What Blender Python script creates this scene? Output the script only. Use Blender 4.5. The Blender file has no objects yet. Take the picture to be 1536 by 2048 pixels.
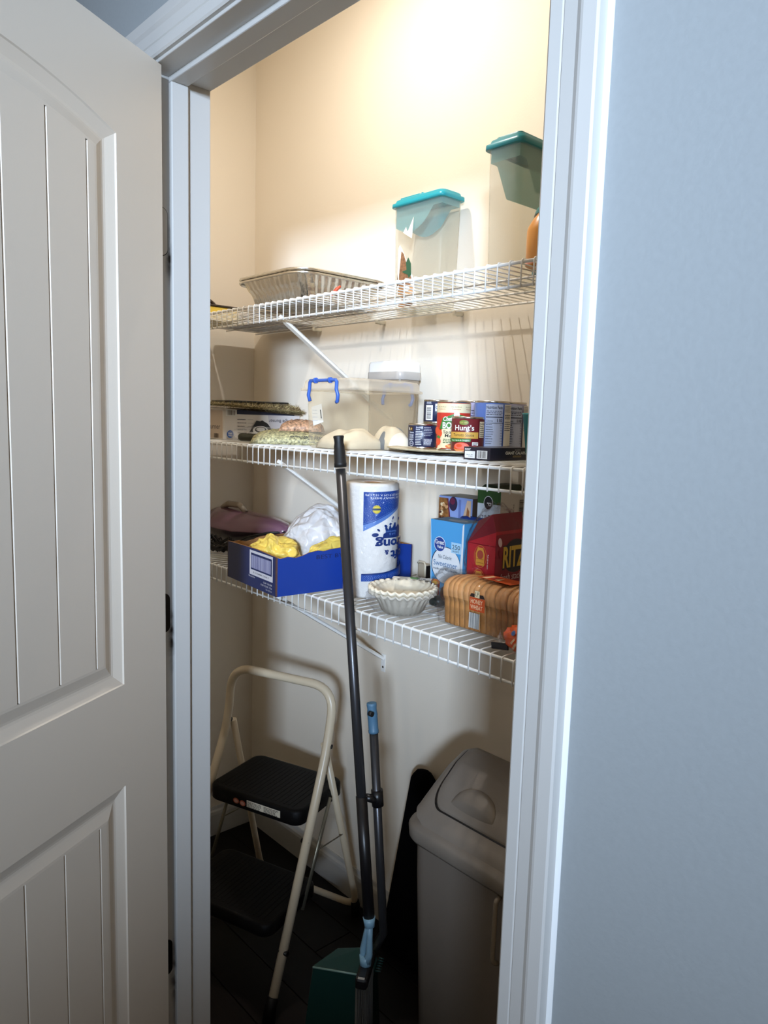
import bpy, bmesh, math, random
from mathutils import Vector, Matrix, noise
from mathutils.geometry import tessellate_polygon
random.seed(7)
sc = bpy.context.scene
col = sc.collection
PI = math.pi
H = 1.465                      # camera height above the floor

# ------------------------------------------------------------------ camera
cam_d = bpy.data.cameras.new('camera')
cam_d.sensor_fit = 'VERTICAL'
cam_d.sensor_height = 36.0
cam_d.lens = 1488.45 / 2048 * 36.0
cam_d.clip_start = 0.02
cam = bpy.data.objects.new('camera', cam_d)
col.objects.link(cam)
yaw, pitch, roll = 0.831905, -0.1244736, 0.0291257
fw = Vector((-math.sin(yaw) * math.cos(pitch), math.cos(yaw) * math.cos(pitch), math.sin(pitch)))
rt = Vector((math.cos(yaw), math.sin(yaw), 0))
up = rt.cross(fw)
r2 = rt * math.cos(roll) + up * math.sin(roll)
u2 = -rt * math.sin(roll) + up * math.cos(roll)
m = Matrix.Identity(4)
for i in range(3):
    m[i][0], m[i][1], m[i][2] = r2[i], u2[i], -fw[i]
m[2][3] = H
cam.matrix_world = m
sc.camera = cam

# ------------------------------------------------------------------ world, lamps, exposure
w = bpy.data.worlds.new('hall_ambient')
sc.world = w
w.use_nodes = True
bg = w.node_tree.nodes['Background']
bg.inputs[0].default_value = (1.0, 0.80, 0.58, 1)
bg.inputs[1].default_value = 0.13

def lamp(name, kind, loc, energy, color, size, target=None):
    d = bpy.data.lights.new(name, kind)
    d.energy = energy
    d.color = color
    if kind == 'AREA':
        d.size = size
    else:
        d.shadow_soft_size = size
    o = bpy.data.objects.new(name, d)
    o.location = loc
    if target is not None:
        o.rotation_euler = (Vector(target) - Vector(loc)).to_track_quat('-Z', 'Y').to_euler()
    col.objects.link(o)
    return o
pb = lamp('pantry_bulb_light', 'AREA', (-1.35, 0.95, 2.66), 7.8, (1.0, 0.96, 0.90), 0.03, (-1.35, 0.95, 0))
pb.data.shape = 'DISK'
lamp('hall_ceiling_light', 'POINT', (0.83, -2.05, 2.64), 12, (1.0, 0.82, 0.58), 0.045)
wl = lamp('hall_window_light', 'AREA', (2.5, -2.6, 2.1), 14.5, (0.62, 0.78, 1.0), 0.45, (-0.9, 0.7, 1.70))
wl.data.spread = math.radians(32)
sc.view_settings.view_transform = 'Standard'
sc.view_settings.look = 'None'
sc.view_settings.exposure = 0.0
sc.view_settings.gamma = 1.0
sc.view_settings.use_curve_mapping = False
sc.cycles.max_bounces = 10
sc.cycles.diffuse_bounces = 4
sc.cycles.transparent_max_bounces = 24
sc.cycles.caustics_reflective = False
sc.cycles.caustics_refractive = False

# ------------------------------------------------------------------ materials
def lin(h):
    h = h.lstrip('#')
    o = []
    for i in (0, 2, 4):
        c = int(h[i:i + 2], 16) / 255
        o.append(c / 12.92 if c <= 0.04045 else ((c + 0.055) / 1.055) ** 2.4)
    return (o[0], o[1], o[2], 1)
MATS = {}
def M(name, hexc='cccccc', rough=0.5, metal=0.0, bump=0.0, scale=40.0, var=0.0, coat=0.0, stretch=None, spec=0.5):
    if name in MATS:
        return MATS[name]
    mt = bpy.data.materials.new(name)
    mt.use_nodes = True
    nt = mt.node_tree
    b = nt.nodes['Principled BSDF']
    c = lin(hexc)
    b.inputs['Base Color'].default_value = c
    b.inputs['Roughness'].default_value = rough
    b.inputs['Metallic'].default_value = metal
    b.inputs['Specular IOR Level'].default_value = spec
    if coat:
        b.inputs['Coat Weight'].default_value = coat
        b.inputs['Coat Roughness'].default_value = 0.15
    if bump or var:
        tc = nt.nodes.new('ShaderNodeTexCoord')
        n = nt.nodes.new('ShaderNodeTexNoise')
        n.inputs['Scale'].default_value = scale
        n.inputs['Detail'].default_value = 4
        if stretch:
            mp = nt.nodes.new('ShaderNodeMapping')
            mp.inputs['Scale'].default_value = stretch
            nt.links.new(tc.outputs['Object'], mp.inputs[0])
            nt.links.new(mp.outputs[0], n.inputs['Vector'])
        else:
            nt.links.new(tc.outputs['Object'], n.inputs['Vector'])
        if bump:
            bp = nt.nodes.new('ShaderNodeBump')
            bp.inputs['Strength'].default_value = bump
            bp.inputs['Distance'].default_value = 0.004
            nt.links.new(n.outputs['Fac'], bp.inputs['Height'])
            nt.links.new(bp.outputs[0], b.inputs['Normal'])
        if var:
            r = nt.nodes.new('ShaderNodeValToRGB')
            r.color_ramp.elements[0].position = 0.3
            r.color_ramp.elements[1].position = 0.7
            r.color_ramp.elements[0].color = tuple(min(1, x * (1 - var)) for x in c[:3]) + (1,)
            r.color_ramp.elements[1].color = tuple(min(1, x * (1 + var)) for x in c[:3]) + (1,)
            nt.links.new(n.outputs['Fac'], r.inputs[0])
            nt.links.new(r.outputs[0], b.inputs['Base Color'])
    MATS[name] = mt
    return mt

def clear(name, tint, body, fac, rough=0.15, gloss=0.5, crinkle=0.0):
    """thin see-through plastic: mostly lets light straight through, with some milky body and sheen"""
    if name in MATS:
        return MATS[name]
    mt = bpy.data.materials.new(name)
    mt.use_nodes = True
    nt = mt.node_tree
    out = nt.nodes['Material Output']
    b = nt.nodes['Principled BSDF']
    b.inputs['Base Color'].default_value = lin(body)
    b.inputs['Roughness'].default_value = rough
    b.inputs['Specular IOR Level'].default_value = gloss
    if crinkle:
        tc = nt.nodes.new('ShaderNodeTexCoord')
        vo = nt.nodes.new('ShaderNodeTexVoronoi')
        vo.feature = 'DISTANCE_TO_EDGE'
        vo.inputs['Scale'].default_value = 26
        nz = nt.nodes.new('ShaderNodeTexNoise')
        nz.inputs['Scale'].default_value = 9
        nz.inputs['Detail'].default_value = 3
        add = nt.nodes.new('ShaderNodeVectorMath')
        add.operation = 'MULTIPLY_ADD'
        add.inputs[1].default_value = (0.12, 0.12, 0.12)
        nt.links.new(tc.outputs['Object'], nz.inputs['Vector'])
        nt.links.new(nz.outputs['Color'], add.inputs[0])
        nt.links.new(tc.outputs['Object'], add.inputs[2])
        nt.links.new(add.outputs[0], vo.inputs['Vector'])
        bp = nt.nodes.new('ShaderNodeBump')
        bp.inputs['Strength'].default_value = crinkle
        bp.inputs['Distance'].default_value = 0.012
        nt.links.new(vo.outputs['Distance'], bp.inputs['Height'])
        nt.links.new(bp.outputs[0], b.inputs['Normal'])
    tr = nt.nodes.new('ShaderNodeBsdfTransparent')
    tr.inputs[0].default_value = lin(tint)
    lw = nt.nodes.new('ShaderNodeLayerWeight')
    lw.inputs['Blend'].default_value = 0.25
    ma = nt.nodes.new('ShaderNodeMath')
    ma.operation = 'MULTIPLY_ADD'
    ma.inputs[1].default_value = 0.35
    ma.inputs[2].default_value = fac
    ma.use_clamp = True
    nt.links.new(lw.outputs['Facing'], ma.inputs[0])
    mx = nt.nodes.new('ShaderNodeMixShader')
    nt.links.new(ma.outputs[0], mx.inputs[0])
    nt.links.new(tr.outputs[0], mx.inputs[1])
    nt.links.new(b.outputs[0], mx.inputs[2])
    nt.links.new(mx.outputs[0], out.inputs[0])
    MATS[name] = mt
    return mt

def film(name, fac=0.06):
    """cellophane: transparent with glossy creases"""
    if name in MATS:
        return MATS[name]
    mt = bpy.data.materials.new(name)
    mt.use_nodes = True
    nt = mt.node_tree
    out = nt.nodes['Material Output']
    g = nt.nodes.new('ShaderNodeBsdfGlossy')
    g.inputs['Roughness'].default_value = 0.08
    g.inputs['Color'].default_value = (1, 1, 1, 1)
    tr = nt.nodes.new('ShaderNodeBsdfTransparent')
    tr.inputs[0].default_value = (0.97, 0.97, 0.97, 1)
    lw = nt.nodes.new('ShaderNodeLayerWeight')
    lw.inputs['Blend'].default_value = 0.2
    ma = nt.nodes.new('ShaderNodeMath')
    ma.operation = 'MULTIPLY_ADD'
    ma.inputs[1].default_value = 0.20
    ma.inputs[2].default_value = fac * 0.6
    nt.links.new(lw.outputs['Fresnel'], ma.inputs[0])
    tc = nt.nodes.new('ShaderNodeTexCoord')
    n = nt.nodes.new('ShaderNodeTexNoise')
    n.inputs['Scale'].default_value = 45
    n.inputs['Detail'].default_value = 3
    n.inputs['Distortion'].default_value = 1.5
    bp = nt.nodes.new('ShaderNodeBump')
    bp.inputs['Strength'].default_value = 0.9
    bp.inputs['Distance'].default_value = 0.006
    nt.links.new(tc.outputs['Object'], n.inputs['Vector'])
    nt.links.new(n.outputs['Fac'], bp.inputs['Height'])
    nt.links.new(bp.outputs[0], g.inputs['Normal'])
    mx = nt.nodes.new('ShaderNodeMixShader')
    nt.links.new(ma.outputs[0], mx.inputs[0])
    nt.links.new(tr.outputs[0], mx.inputs[1])
    nt.links.new(g.outputs[0], mx.inputs[2])
    nt.links.new(mx.outputs[0], out.inputs[0])
    MATS[name] = mt
    return mt

# ------------------------------------------------------------------ mesh helpers
class MB:
    """collects shapes into one mesh"""
    def __init__(s):
        s.bm = bmesh.new()
    def poly(s, pts, mi=0, smooth=False):
        f = s.bm.faces.new([s.bm.verts.new(p) for p in pts])
        f.material_index = mi
        f.smooth = smooth
        return f
    def box(s, x0, x1, y0, y1, z0, z1, bev=0.0, seg=2, mi=0, rot=None, about=None):
        vs = [s.bm.verts.new((x, y, z)) for x in (x0, x1) for y in (y0, y1) for z in (z0, z1)]
        fs = [s.bm.faces.new([vs[i] for i in q]) for q in ((0, 1, 3, 2), (4, 6, 7, 5), (0, 4, 5, 1), (2, 3, 7, 6), (0, 2, 6, 4), (1, 5, 7, 3))]
        for f in fs:
            f.material_index = mi
        if bev:
            es = list({e for f in fs for e in f.edges})
            r = bmesh.ops.bevel(s.bm, geom=es, offset=bev, segments=seg, profile=0.5, affect='EDGES')
            for f in r['faces']:
                f.material_index = mi
            vs = list({v for f in r['faces'] for v in f.verts} | {v for v in vs if v.is_valid})
        if rot is not None:
            a = Vector(about if about else ((x0 + x1) / 2, (y0 + y1) / 2, (z0 + z1) / 2))
            for v in vs:
                v.co = a + rot @ (v.co - a)
        return s
    def loops(s, rings, closed=True, cap0=True, cap1=True, mi=0, smooth=True):
        """skin a list of point rings"""
        V = [[s.bm.verts.new(p) for p in r] for r in rings]
        n = len(V[0])
        for a, b in zip(V[:-1], V[1:]):
            for i in range(n if closed else n - 1):
                j = (i + 1) % n
                f = s.bm.faces.new((a[i], a[j], b[j], b[i]))
                f.smooth = smooth
                f.material_index = mi
        if cap0:
            f = s.bm.faces.new(V[0][::-1]); f.material_index = mi
        if cap1:
            f = s.bm.faces.new(V[-1]); f.material_index = mi
        return s
    def tube(s, pts, r, seg=10, mi=0, cap=True, flat=1.0):
        pts = [Vector(p) for p in pts]
        rr = r if isinstance(r, (list, tuple)) else [r] * len(pts)
        rings = []
        t0 = (pts[1] - pts[0]).normalized()
        nrm = t0.orthogonal().normalized()
        for i, p in enumerate(pts):
            if i == 0:
                t = t0
            elif i == len(pts) - 1:
                t = (pts[-1] - pts[-2]).normalized()
            else:
                t = ((pts[i + 1] - p).normalized() + (p - pts[i - 1]).normalized()).normalized()
            nrm = (nrm - t * nrm.dot(t)).normalized()
            bn = t.cross(nrm)
            rings.append([p + (nrm * math.cos(a) + bn * math.sin(a) * flat) * rr[i] for a in [2 * PI * k / seg for k in range(seg)]])
        return s.loops(rings, cap0=cap, cap1=cap, mi=mi)
    def lathe(s, prof, seg=32, c=(0, 0, 0), mi=0, cap0=False, cap1=False):
        rings = [[(c[0] + r * math.cos(2 * PI * k / seg), c[1] + r * math.sin(2 * PI * k / seg), c[2] + z) for k in range(seg)] for r, z in prof]
        return s.loops(rings, cap0=cap0, cap1=cap1, mi=mi)
    def build(s, name, mats, parent=None, bev=0.0, recalc=True):
        if recalc:
            bmesh.ops.recalc_face_normals(s.bm, faces=s.bm.faces)
        me = bpy.data.meshes.new(name)
        s.bm.to_mesh(me)
        s.bm.free()
        for mt in (mats if isinstance(mats, (list, tuple)) else [mats]):
            me.materials.append(mt)
        o = bpy.data.objects.new(name, me)
        col.objects.link(o)
        if parent is not None:
            o.parent = parent
        if bev:
            md = o.modifiers.new('bevel', 'BEVEL')
            md.width = bev
            md.segments = 2
            md.limit_method = 'ANGLE'
        return o

def thing(name, label, cat, loc=(0, 0, 0), group=None, rz=0.0):
    o = bpy.data.objects.new(name, None)
    o.empty_display_size = 0.05
    o.location = loc
    o.rotation_euler = (0, 0, rz)
    col.objects.link(o)
    o['label'] = label
    o['category'] = cat
    if group:
        o['group'] = group
    return o
def struct(o):
    o['kind'] = 'structure'
    return o
def copy_part(src, parent, mat_loc):
    c = src.copy()
    col.objects.link(c)
    c.parent = parent
    c.location = mat_loc
    return c

def rrect(x0, x1, y0, y1, r, n=6):
    pts = []
    for cx, cy, a0 in ((x1 - r, y0 + r, -PI / 2), (x1 - r, y1 - r, 0), (x0 + r, y1 - r, PI / 2), (x0 + r, y0 + r, PI)):
        for k in range(n + 1):
            a = a0 + PI / 2 * k / n
            pts.append((cx + r * math.cos(a), cy + r * math.sin(a)))
    return pts
def resample(pts, n):
    """even points round a closed outline"""
    P = [Vector(p).to_2d() for p in pts]
    P.append(P[0])
    L = [0]
    for a, b in zip(P[:-1], P[1:]):
        L.append(L[-1] + (b - a).length)
    out = []
    j = 0
    for k in range(n):
        d = L[-1] * k / n
        while L[j + 1] < d:
            j += 1
        t = (d - L[j]) / max(1e-9, L[j + 1] - L[j])
        out.append(P[j].lerp(P[j + 1], t))
    return out

# ------------------------------------------------------------------ flat print (lettering, labels)
TXT = {}
def text_tris(s, bold):
    k = (s, bold)
    if k not in TXT:
        cu = bpy.data.curves.new('lettering', 'FONT')
        cu.body = s
        cu.offset = bold
        cu.resolution_u = 3
        cu.align_x = 'CENTER'
        o = bpy.data.objects.new('lettering', cu)
        col.objects.link(o)
        dg = bpy.context.evaluated_depsgraph_get()
        me = o.evaluated_get(dg).to_mesh()
        me.calc_loop_triangles()
        vs = [(v.co.x, v.co.y) for v in me.vertices]
        TXT[k] = [[vs[i] for i in t.vertices] for t in me.loop_triangles]
        bpy.data.objects.remove(o)
        bpy.data.curves.remove(cu)
    return TXT[k]

class Print:
    """ink on a surface: mp(u, v, lift) -> point"""
    def __init__(s, mp, maxu=9.0, step=0.00025):
        s.mp, s.maxu, s.step = mp, maxu, step
        s.lift = step
        s.mats, s.tris = [], []
    def _mi(s, mt):
        if mt not in s.mats:
            s.mats.append(mt)
        return s.mats.index(mt)
    def _tri(s, t, mi):
        us = [p[0] for p in t]
        if max(us) - min(us) > s.maxu:
            e = max(range(3), key=lambda i: abs(t[i][0] - t[(i + 1) % 3][0]))
            a, b, c = t[e], t[(e + 1) % 3], t[(e + 2) % 3]
            mid = ((a[0] + b[0]) / 2, (a[1] + b[1]) / 2)
            s._tri((a, mid, c), mi)
            s._tri((mid, b, c), mi)
        else:
            s.tris.append(([s.mp(p[0], p[1], s.lift) for p in t], mi))
    def poly(s, pts, mt):
        mi = s._mi(mt)
        for t in tessellate_polygon([[Vector((p[0], p[1], 0)) for p in pts]]):
            s._tri(tuple(pts[i] for i in t), mi)
        s.lift += s.step
        return s
    def rect(s, u0, v0, u1, v1, mt):
        return s.poly([(u0, v0), (u1, v0), (u1, v1), (u0, v1)], mt)
    def oval(s, u, v, a, b, mt, n=28, rot=0):
        c, q = math.cos(rot), math.sin(rot)
        return s.poly([(u + a * math.cos(t) * c - b * math.sin(t) * q, v + a * math.cos(t) * q + b * math.sin(t) * c) for t in [2 * PI * k / n for k in range(n)]], mt)
    def text(s, body, u, v, h, mt, rot=0, width=None, bold=0.0, slant=0.0):
        """centred on u, baseline v, capital height h"""
        T = text_tris(body, bold)
        if not T:
            return s
        xs = [p[0] for t in T for p in t]
        k = h / 0.70
        kx = k if width is None else width / max(1e-6, max(xs) - min(xs))
        mid = (max(xs) + min(xs)) / 2
        c, q = math.cos(rot), math.sin(rot)
        mi = s._mi(mt)
        for t in T:
            s._tri(tuple((u + (x - mid + slant * y) * kx * c - y * k * q, v + (x - mid + slant * y) * kx * q + y * k * c) for x, y in t), mi)
        s.lift += s.step
        return s
    def lines(s, u0, v0, u1, n, dv, mt, th=None, seed=0):
        """small print too fine to read"""
        rnd = random.Random(seed)
        th = th or dv * 0.45
        mi = s._mi(mt)
        for k in range(n):
            v = v0 - k * dv
            u = u0
            end = u1 - rnd.random() * 0.25 * (u1 - u0)
            while u < end:
                l = (0.06 + 0.12 * rnd.random()) * (u1 - u0)
                e = min(u + l, end)
                s._tri(((u, v), (e, v), (e, v + th)), mi)
                s._tri(((u, v), (e, v + th), (u, v + th)), mi)
                u = e + 0.03 * (u1 - u0)
        s.lift += s.step
        return s
    def bars(s, u0, v0, u1, v1, mt, n=22, seed=1, upright=True):
        rnd = random.Random(seed)
        mi = s._mi(mt)
        L = (u1 - u0) if upright else (v1 - v0)
        x = 0
        while x < L:
            wd = L / n * rnd.choice((0.4, 0.6, 1.0))
            e = min(L, x + wd)
            if upright:
                q = ((u0 + x, v0), (u0 + e, v0), (u0 + e, v1), (u0 + x, v1))
            else:
                q = ((u0, v0 + x), (u1, v0 + x), (u1, v0 + e), (u0, v0 + e))
            s._tri((q[0], q[1], q[2]), mi)
            s._tri((q[0], q[2], q[3]), mi)
            x = e + L / n * rnd.choice((0.4, 0.7, 1.0))
        s.lift += s.step
        return s
    def build(s, name, parent):
        b = MB()
        for pts, mi in s.tris:
            b.poly(pts, mi)
        return b.build(name, s.mats, parent, recalc=False)

def plane_map(o, U, V):
    o, U, V = Vector(o), Vector(U).normalized(), Vector(V).normalized()
    n = U.cross(V)
    return lambda u, v, l: o + U * u + V * v + n * l
def cyl_map(c, R, a0, z0=0):
    return lambda u, v, l: (c[0] + (R + l) * math.cos(a0 + u / R), c[1] + (R + l) * math.sin(a0 + u / R), c[2] + z0 + v)
INK = lambda n, h='cccccc', r=0.5: M('ink_' + n, h, r)
WHITE, BLACK = INK('white', 'f2f0ea'), INK('black', '17171a')

def blob(c, s, amp=0.1, freq=3.0, seed=0, sub=4, ridge=False, floor=None):
    """crumpled closed bag"""
    b = bmesh.new()
    bmesh.ops.create_icosphere(b, subdivisions=sub, radius=1.0)
    off = Vector((seed * 7.3, seed * 3.1, seed * 1.7))
    for v in b.verts:
        d = v.co.copy()
        n1 = noise.noise(d * freq + off)
        n2 = noise.noise(d * freq * 2.3 + off)
        k = 1 + (amp * ((1 - 2 * abs(n1)) - 0.5 + 0.6 * ((1 - 2 * abs(n2)) - 0.5)) if ridge else amp * (n1 + 0.5 * n2))
        v.co = Vector((c[0] + d.x * s[0] * k, c[1] + d.y * s[1] * k, c[2] + d.z * s[2] * k))
        if floor is not None and v.co.z < floor:
            v.co.z = floor + (v.co.z - floor) * 0.02
    for f in b.faces:
        f.smooth = True
    x = MB()
    x.bm.free()
    x.bm = b
    return x
def pillow(L, W, Ht, n=28, mm=20, lump=0.0, freq=60, seed=0, seam=0.012):
    """filled packet lying flat: sealed ends, round middle (local, centred, base at z=0)"""
    x = MB()
    def pt(i, j, top):
        u, v = 2 * i / n - 1, 2 * j / mm - 1
        e = max(0, 1 - abs(u) ** 3.2) * max(0, 1 - abs(v) ** 2.6)
        z = Ht * (e ** 0.55) * (1.0 if top else 0.0)
        X, Y = u * L / 2 * (1 - 0.05 * v * v), v * W / 2 * (1 - 0.06 * u * u)
        if top and lump:
            z += lump * e ** 0.3 * (noise.noise(Vector((X * freq, Y * freq, seed))) + 0.4)
        return (X, Y, z + 0.0015 * top)
    for top in (1, 0):
        V = [[x.bm.verts.new(pt(i, j, top)) for j in range(mm + 1)] for i in range(n + 1)]
        for i in range(n):
            for j in range(mm):
                f = x.bm.faces.new((V[i][j], V[i + 1][j], V[i + 1][j + 1], V[i][j + 1]))
                f.smooth = True
    bmesh.ops.remove_doubles(x.bm, verts=x.bm.verts, dist=0.0016)
    return x

# ------------------------------------------------------------------ the room shell
XJ, XR = -1.255, -0.439          # faces of the left and right door jamb
YF, YB = 0.582, 0.699            # hall side and pantry side of the jamb
ZH = 0.5655 + H                  # underside of the head jamb
YW = 1.39                        # back wall of the pantry
XL, XP = -2.20, -0.15            # pantry side walls
ZC = 2.74
paint = M('cream_wall_paint', 'f0e5d4', 0.75, bump=0.05, scale=220)
hall_paint = M('hall_wall_paint', '9da2a4', 0.6, bump=0.08, scale=160, var=0.02)
trim_m = M('white_trim_paint', 'c8c6c2', 0.38)
ceil_m = M('ceiling_paint', 'efece6', 0.85, bump=0.12, scale=180)

def scuffed(name, base, spots):
    """white trim paint with brown grime round each hinge"""
    mt = M(name, base, 0.4).copy() if False else M(name, base, 0.4)
    nt = mt.node_tree
    b = nt.nodes['Principled BSDF']
    g = nt.nodes.new('ShaderNodeNewGeometry')
    last = None
    for (x, y, z, rx, rz) in spots:
        mp = nt.nodes.new('ShaderNodeMapping')
        mp.vector_type = 'TEXTURE'
        mp.inputs['Location'].default_value = (x, y, z)
        mp.inputs['Scale'].default_value = (rx, rx, rz)
        nt.links.new(g.outputs['Position'], mp.inputs[0])
        ln = nt.nodes.new('ShaderNodeVectorMath')
        ln.operation = 'LENGTH'
        nt.links.new(mp.outputs[0], ln.inputs[0])
        mr = nt.nodes.new('ShaderNodeMapRange')
        mr.inputs['From Min'].default_value = 1.0
        mr.inputs['From Max'].default_value = 0.15
        nt.links.new(ln.outputs['Value'], mr.inputs['Value'])
        if last is None:
            last = mr.outputs[0]
        else:
            mx = nt.nodes.new('ShaderNodeMath')
            mx.operation = 'MAXIMUM'
            nt.links.new(last, mx.inputs[0])
            nt.links.new(mr.outputs[0], mx.inputs[1])
            last = mx.outputs[0]
    n = nt.nodes.new('ShaderNodeTexNoise')
    n.inputs['Scale'].default_value = 35
    n.inputs['Detail'].default_value = 5
    nt.links.new(g.outputs['Position'], n.inputs['Vector'])
    mu = nt.nodes.new('ShaderNodeMath')
    mu.operation = 'MULTIPLY'
    mr2 = nt.nodes.new('ShaderNodeMapRange')
    mr2.inputs['From Min'].default_value = 0.35
    mr2.inputs['From Max'].default_value = 0.6
    nt.links.new(n.outputs['Fac'], mr2.inputs['Value'])
    nt.links.new(mr2.outputs[0], mu.inputs[0])
    nt.links.new(last, mu.inputs[1])
    mix = nt.nodes.new('ShaderNodeMix')
    mix.data_type = 'RGBA'
    mix.inputs[6].default_value = lin(base)
    mix.inputs[7].default_value = lin('2c2318')
    nt.links.new(mu.outputs[0], mix.inputs[0])
    nt.links.new(mix.outputs[2], b.inputs['Base Color'])
    return mt
jamb_m = scuffed('scuffed_jamb_paint', 'c8c6c2', [(XJ, 0.619, 1.735, 0.010, 0.06), (XJ, 0.619, 1.055, 0.012, 0.08), (XJ, 0.619, 0.37, 0.012, 0.08)])

b = MB()
b.box(-3.2, XJ - 0.02, YF, YB - 0.004, 0, ZC)
b.box(XR + 0.02, 2.2, YF, YB - 0.004, 0, ZC)
b.box(XJ - 0.02, XR + 0.02, YF, YB - 0.004, ZH + 0.02, ZC)
struct(b.build('wall_front', hall_paint))
# pantry-side paint of the same wall is a thin drywall skin
b = MB()
b.box(XL, XJ - 0.021, YB - 0.004, YB, 0, ZC)
b.box(XR + 0.021, XP, YB - 0.004, YB, 0, ZC)
b.box(XJ - 0.021, XR + 0.021, YB - 0.004, YB, ZH + 0.021, ZC)
struct(b.build('wall_front_inner', paint))
struct(MB().box(XL - 0.1, XP + 0.1, YW, YW + 0.1, 0, ZC).build('wall_back', paint))
struct(MB().box(XL - 0.1, XL, YB, YW, 0, ZC).build('wall_left', paint))
struct(MB().box(XP, XP + 0.1, YB, YW, 0, ZC).build('wall_right', paint))
struct(MB().box(-3.2, 2.2, -3.6, YW + 0.1, ZC, ZC + 0.08).build('ceiling', ceil_m))

# dark plank floor, boards running along the hall
fl = struct(MB().box(-3.2, 2.2, -3.0, YW + 0.1, -0.06, -0.012).build('floor', M('floor_underlay', '0c0806', 0.8)))
wood = [M('dark_floor_wood_%d' % k, h, 0.5, var=0.35, scale=14, stretch=(1.2, 16, 1), spec=0.25) for k, h in enumerate(('0e0806', '0b0605', '110906'))]
pm = {}
for row in range(34):
    y0 = YW + 0.02 - 0.127 * (row + 1)
    x = -3.2 - random.random() * 0.9
    while x < 2.2:
        L = 1.22
        x0, x1 = max(x, -3.2), min(x + L, 2.2)
        if x1 - x0 > 0.02 and y0 > -1.6:
            k = round(x1 - x0, 3)
            key = (k, random.randrange(3))
            if key not in pm:
                q = MB()
                q.box(0.0008, k - 0.0008, 0.0008, 0.1262, -0.012, 0, bev=0.0012, seg=1)
                o = q.build('floor_plank', wood[key[1]], fl)
                pm[key] = o.data
            else:
                o = bpy.data.objects.new('floor_plank', pm[key])
                col.objects.link(o)
                o.parent = fl
            o.location = (x0, y0, 0)
        x += L

def skirting(name, a, bb, nrm):
    """ogee-topped baseboard between two floor points; nrm points into the room"""
    a, bb, nrm = Vector(a), Vector(bb), Vector(nrm)
    prof = [(0, 0), (0.013, 0), (0.013, 0.075), (0.011, 0.084), (0.006, 0.090), (0.004, 0.1), (0, 0.1)]
    r = [[p + nrm * d + Vector((0, 0, z)) for d, z in prof] for p in (a, bb)]
    return struct(MB().loops(r, smooth=False).build(name, trim_m))
skirting('baseboard_back', (XL, YW, 0), (XP, YW, 0), (0, -1, 0))
skirting('baseboard_left', (XL, YB, 0), (XL, YW, 0), (1, 0, 0))
skirting('baseboard_right', (XP, YB, 0), (XP, YW, 0), (-1, 0, 0))

# ---- door frame: jambs, stops, casing
def jamb(name, x0, x1, y0, y1, z0, z1, stop):
    o = struct(MB().box(x0, x1, y0, y1, z0, z1, bev=0.0015).build(name, jamb_m if name == 'trim_1' else trim_m))
    MB().box(*stop, bev=0.002).build('door_stop', jamb_m if name == 'trim_1' else trim_m, o)
    return o
jamb('trim_1', XJ - 0.02, XJ, YF, YB, 0, ZH + 0.02, (XJ - 0.001, XJ + 0.011, 0.619, 0.651, 0, ZH - 0.009))
jamb('trim_2', XJ, XR, YF, YB, ZH, ZH + 0.02, (XJ, XR, 0.619, 0.651, ZH - 0.009, ZH + 0.001))
jamb('trim_3', XR, XR + 0.02, YF, YB, 0, ZH + 0.02, (XR - 0.011, XR + 0.001, 0.619, 0.651, 0, ZH - 0.009))
# casing profile: (distance from the opening, thickness)
CP = [(0, 0), (0, 0.006), (0.003, 0.0085), (0.016, 0.0095), (0.0175, 0.0088), (0.0195, 0.0105), (0.034, 0.0125), (0.0395, 0.0158), (0.0425, 0.0165), (0.0555, 0.0165), (0.0575, 0.0145), (0.0575, 0)]
def casing(name, ends, out, caulk):
    """ends: two (point, mitre) pairs on the wall face; out: direction away from the opening"""
    out = Vector(out)
    rings = []
    for p, mit in ends:
        rings.append([Vector(p) + out * d + Vector(mit) * d + Vector((0, -t, 0)) for d, t in CP])
    o = struct(MB().loops(rings, smooth=False).build(name, trim_m))
    # paint-caulk fillet where the casing meets the wall
    cp = [(0.0575, 0), (0.0575, 0.003), (0.0592, 0.0022), (0.0622, 0.0006), (0.0622, 0)]
    rings = [[Vector(p) + out * d + Vector(mit) * d + Vector((0, -t, 0)) for d, t in cp] for p, mit in ends]
    MB().loops(rings, smooth=False).build('caulk_bead', caulk, o)
    return o
RV = 0.005
caulk = M('white_caulk', 'eef0f0', 0.45)
casing('trim_4', (((XJ - RV, YF, 0), (0, 0, 0)), ((XJ - RV, YF, ZH + RV), (0, 0, 1))), (-1, 0, 0), caulk)
casing('trim_5', (((XJ - RV, YF, ZH + RV), (-1, 0, 0)), ((XR + RV, YF, ZH + RV), (1, 0, 0))), (0, 0, 1), caulk)
casing('trim_6', (((XR + RV, YF, 0), (0, 0, 0)), ((XR + RV, YF, ZH + RV), (0, 0, 1))), (1, 0, 0), caulk)

# ---- the open door: moulded two-panel door, arched top panel, plank grooves
DW, DH, DT = 0.806, 2.018, 0.035
door_m = M('white_door_paint', 'ded3c4', 0.42, bump=0.02, scale=300)
th = math.radians(29)
door = bpy.data.objects.new('door_1', None)
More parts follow.
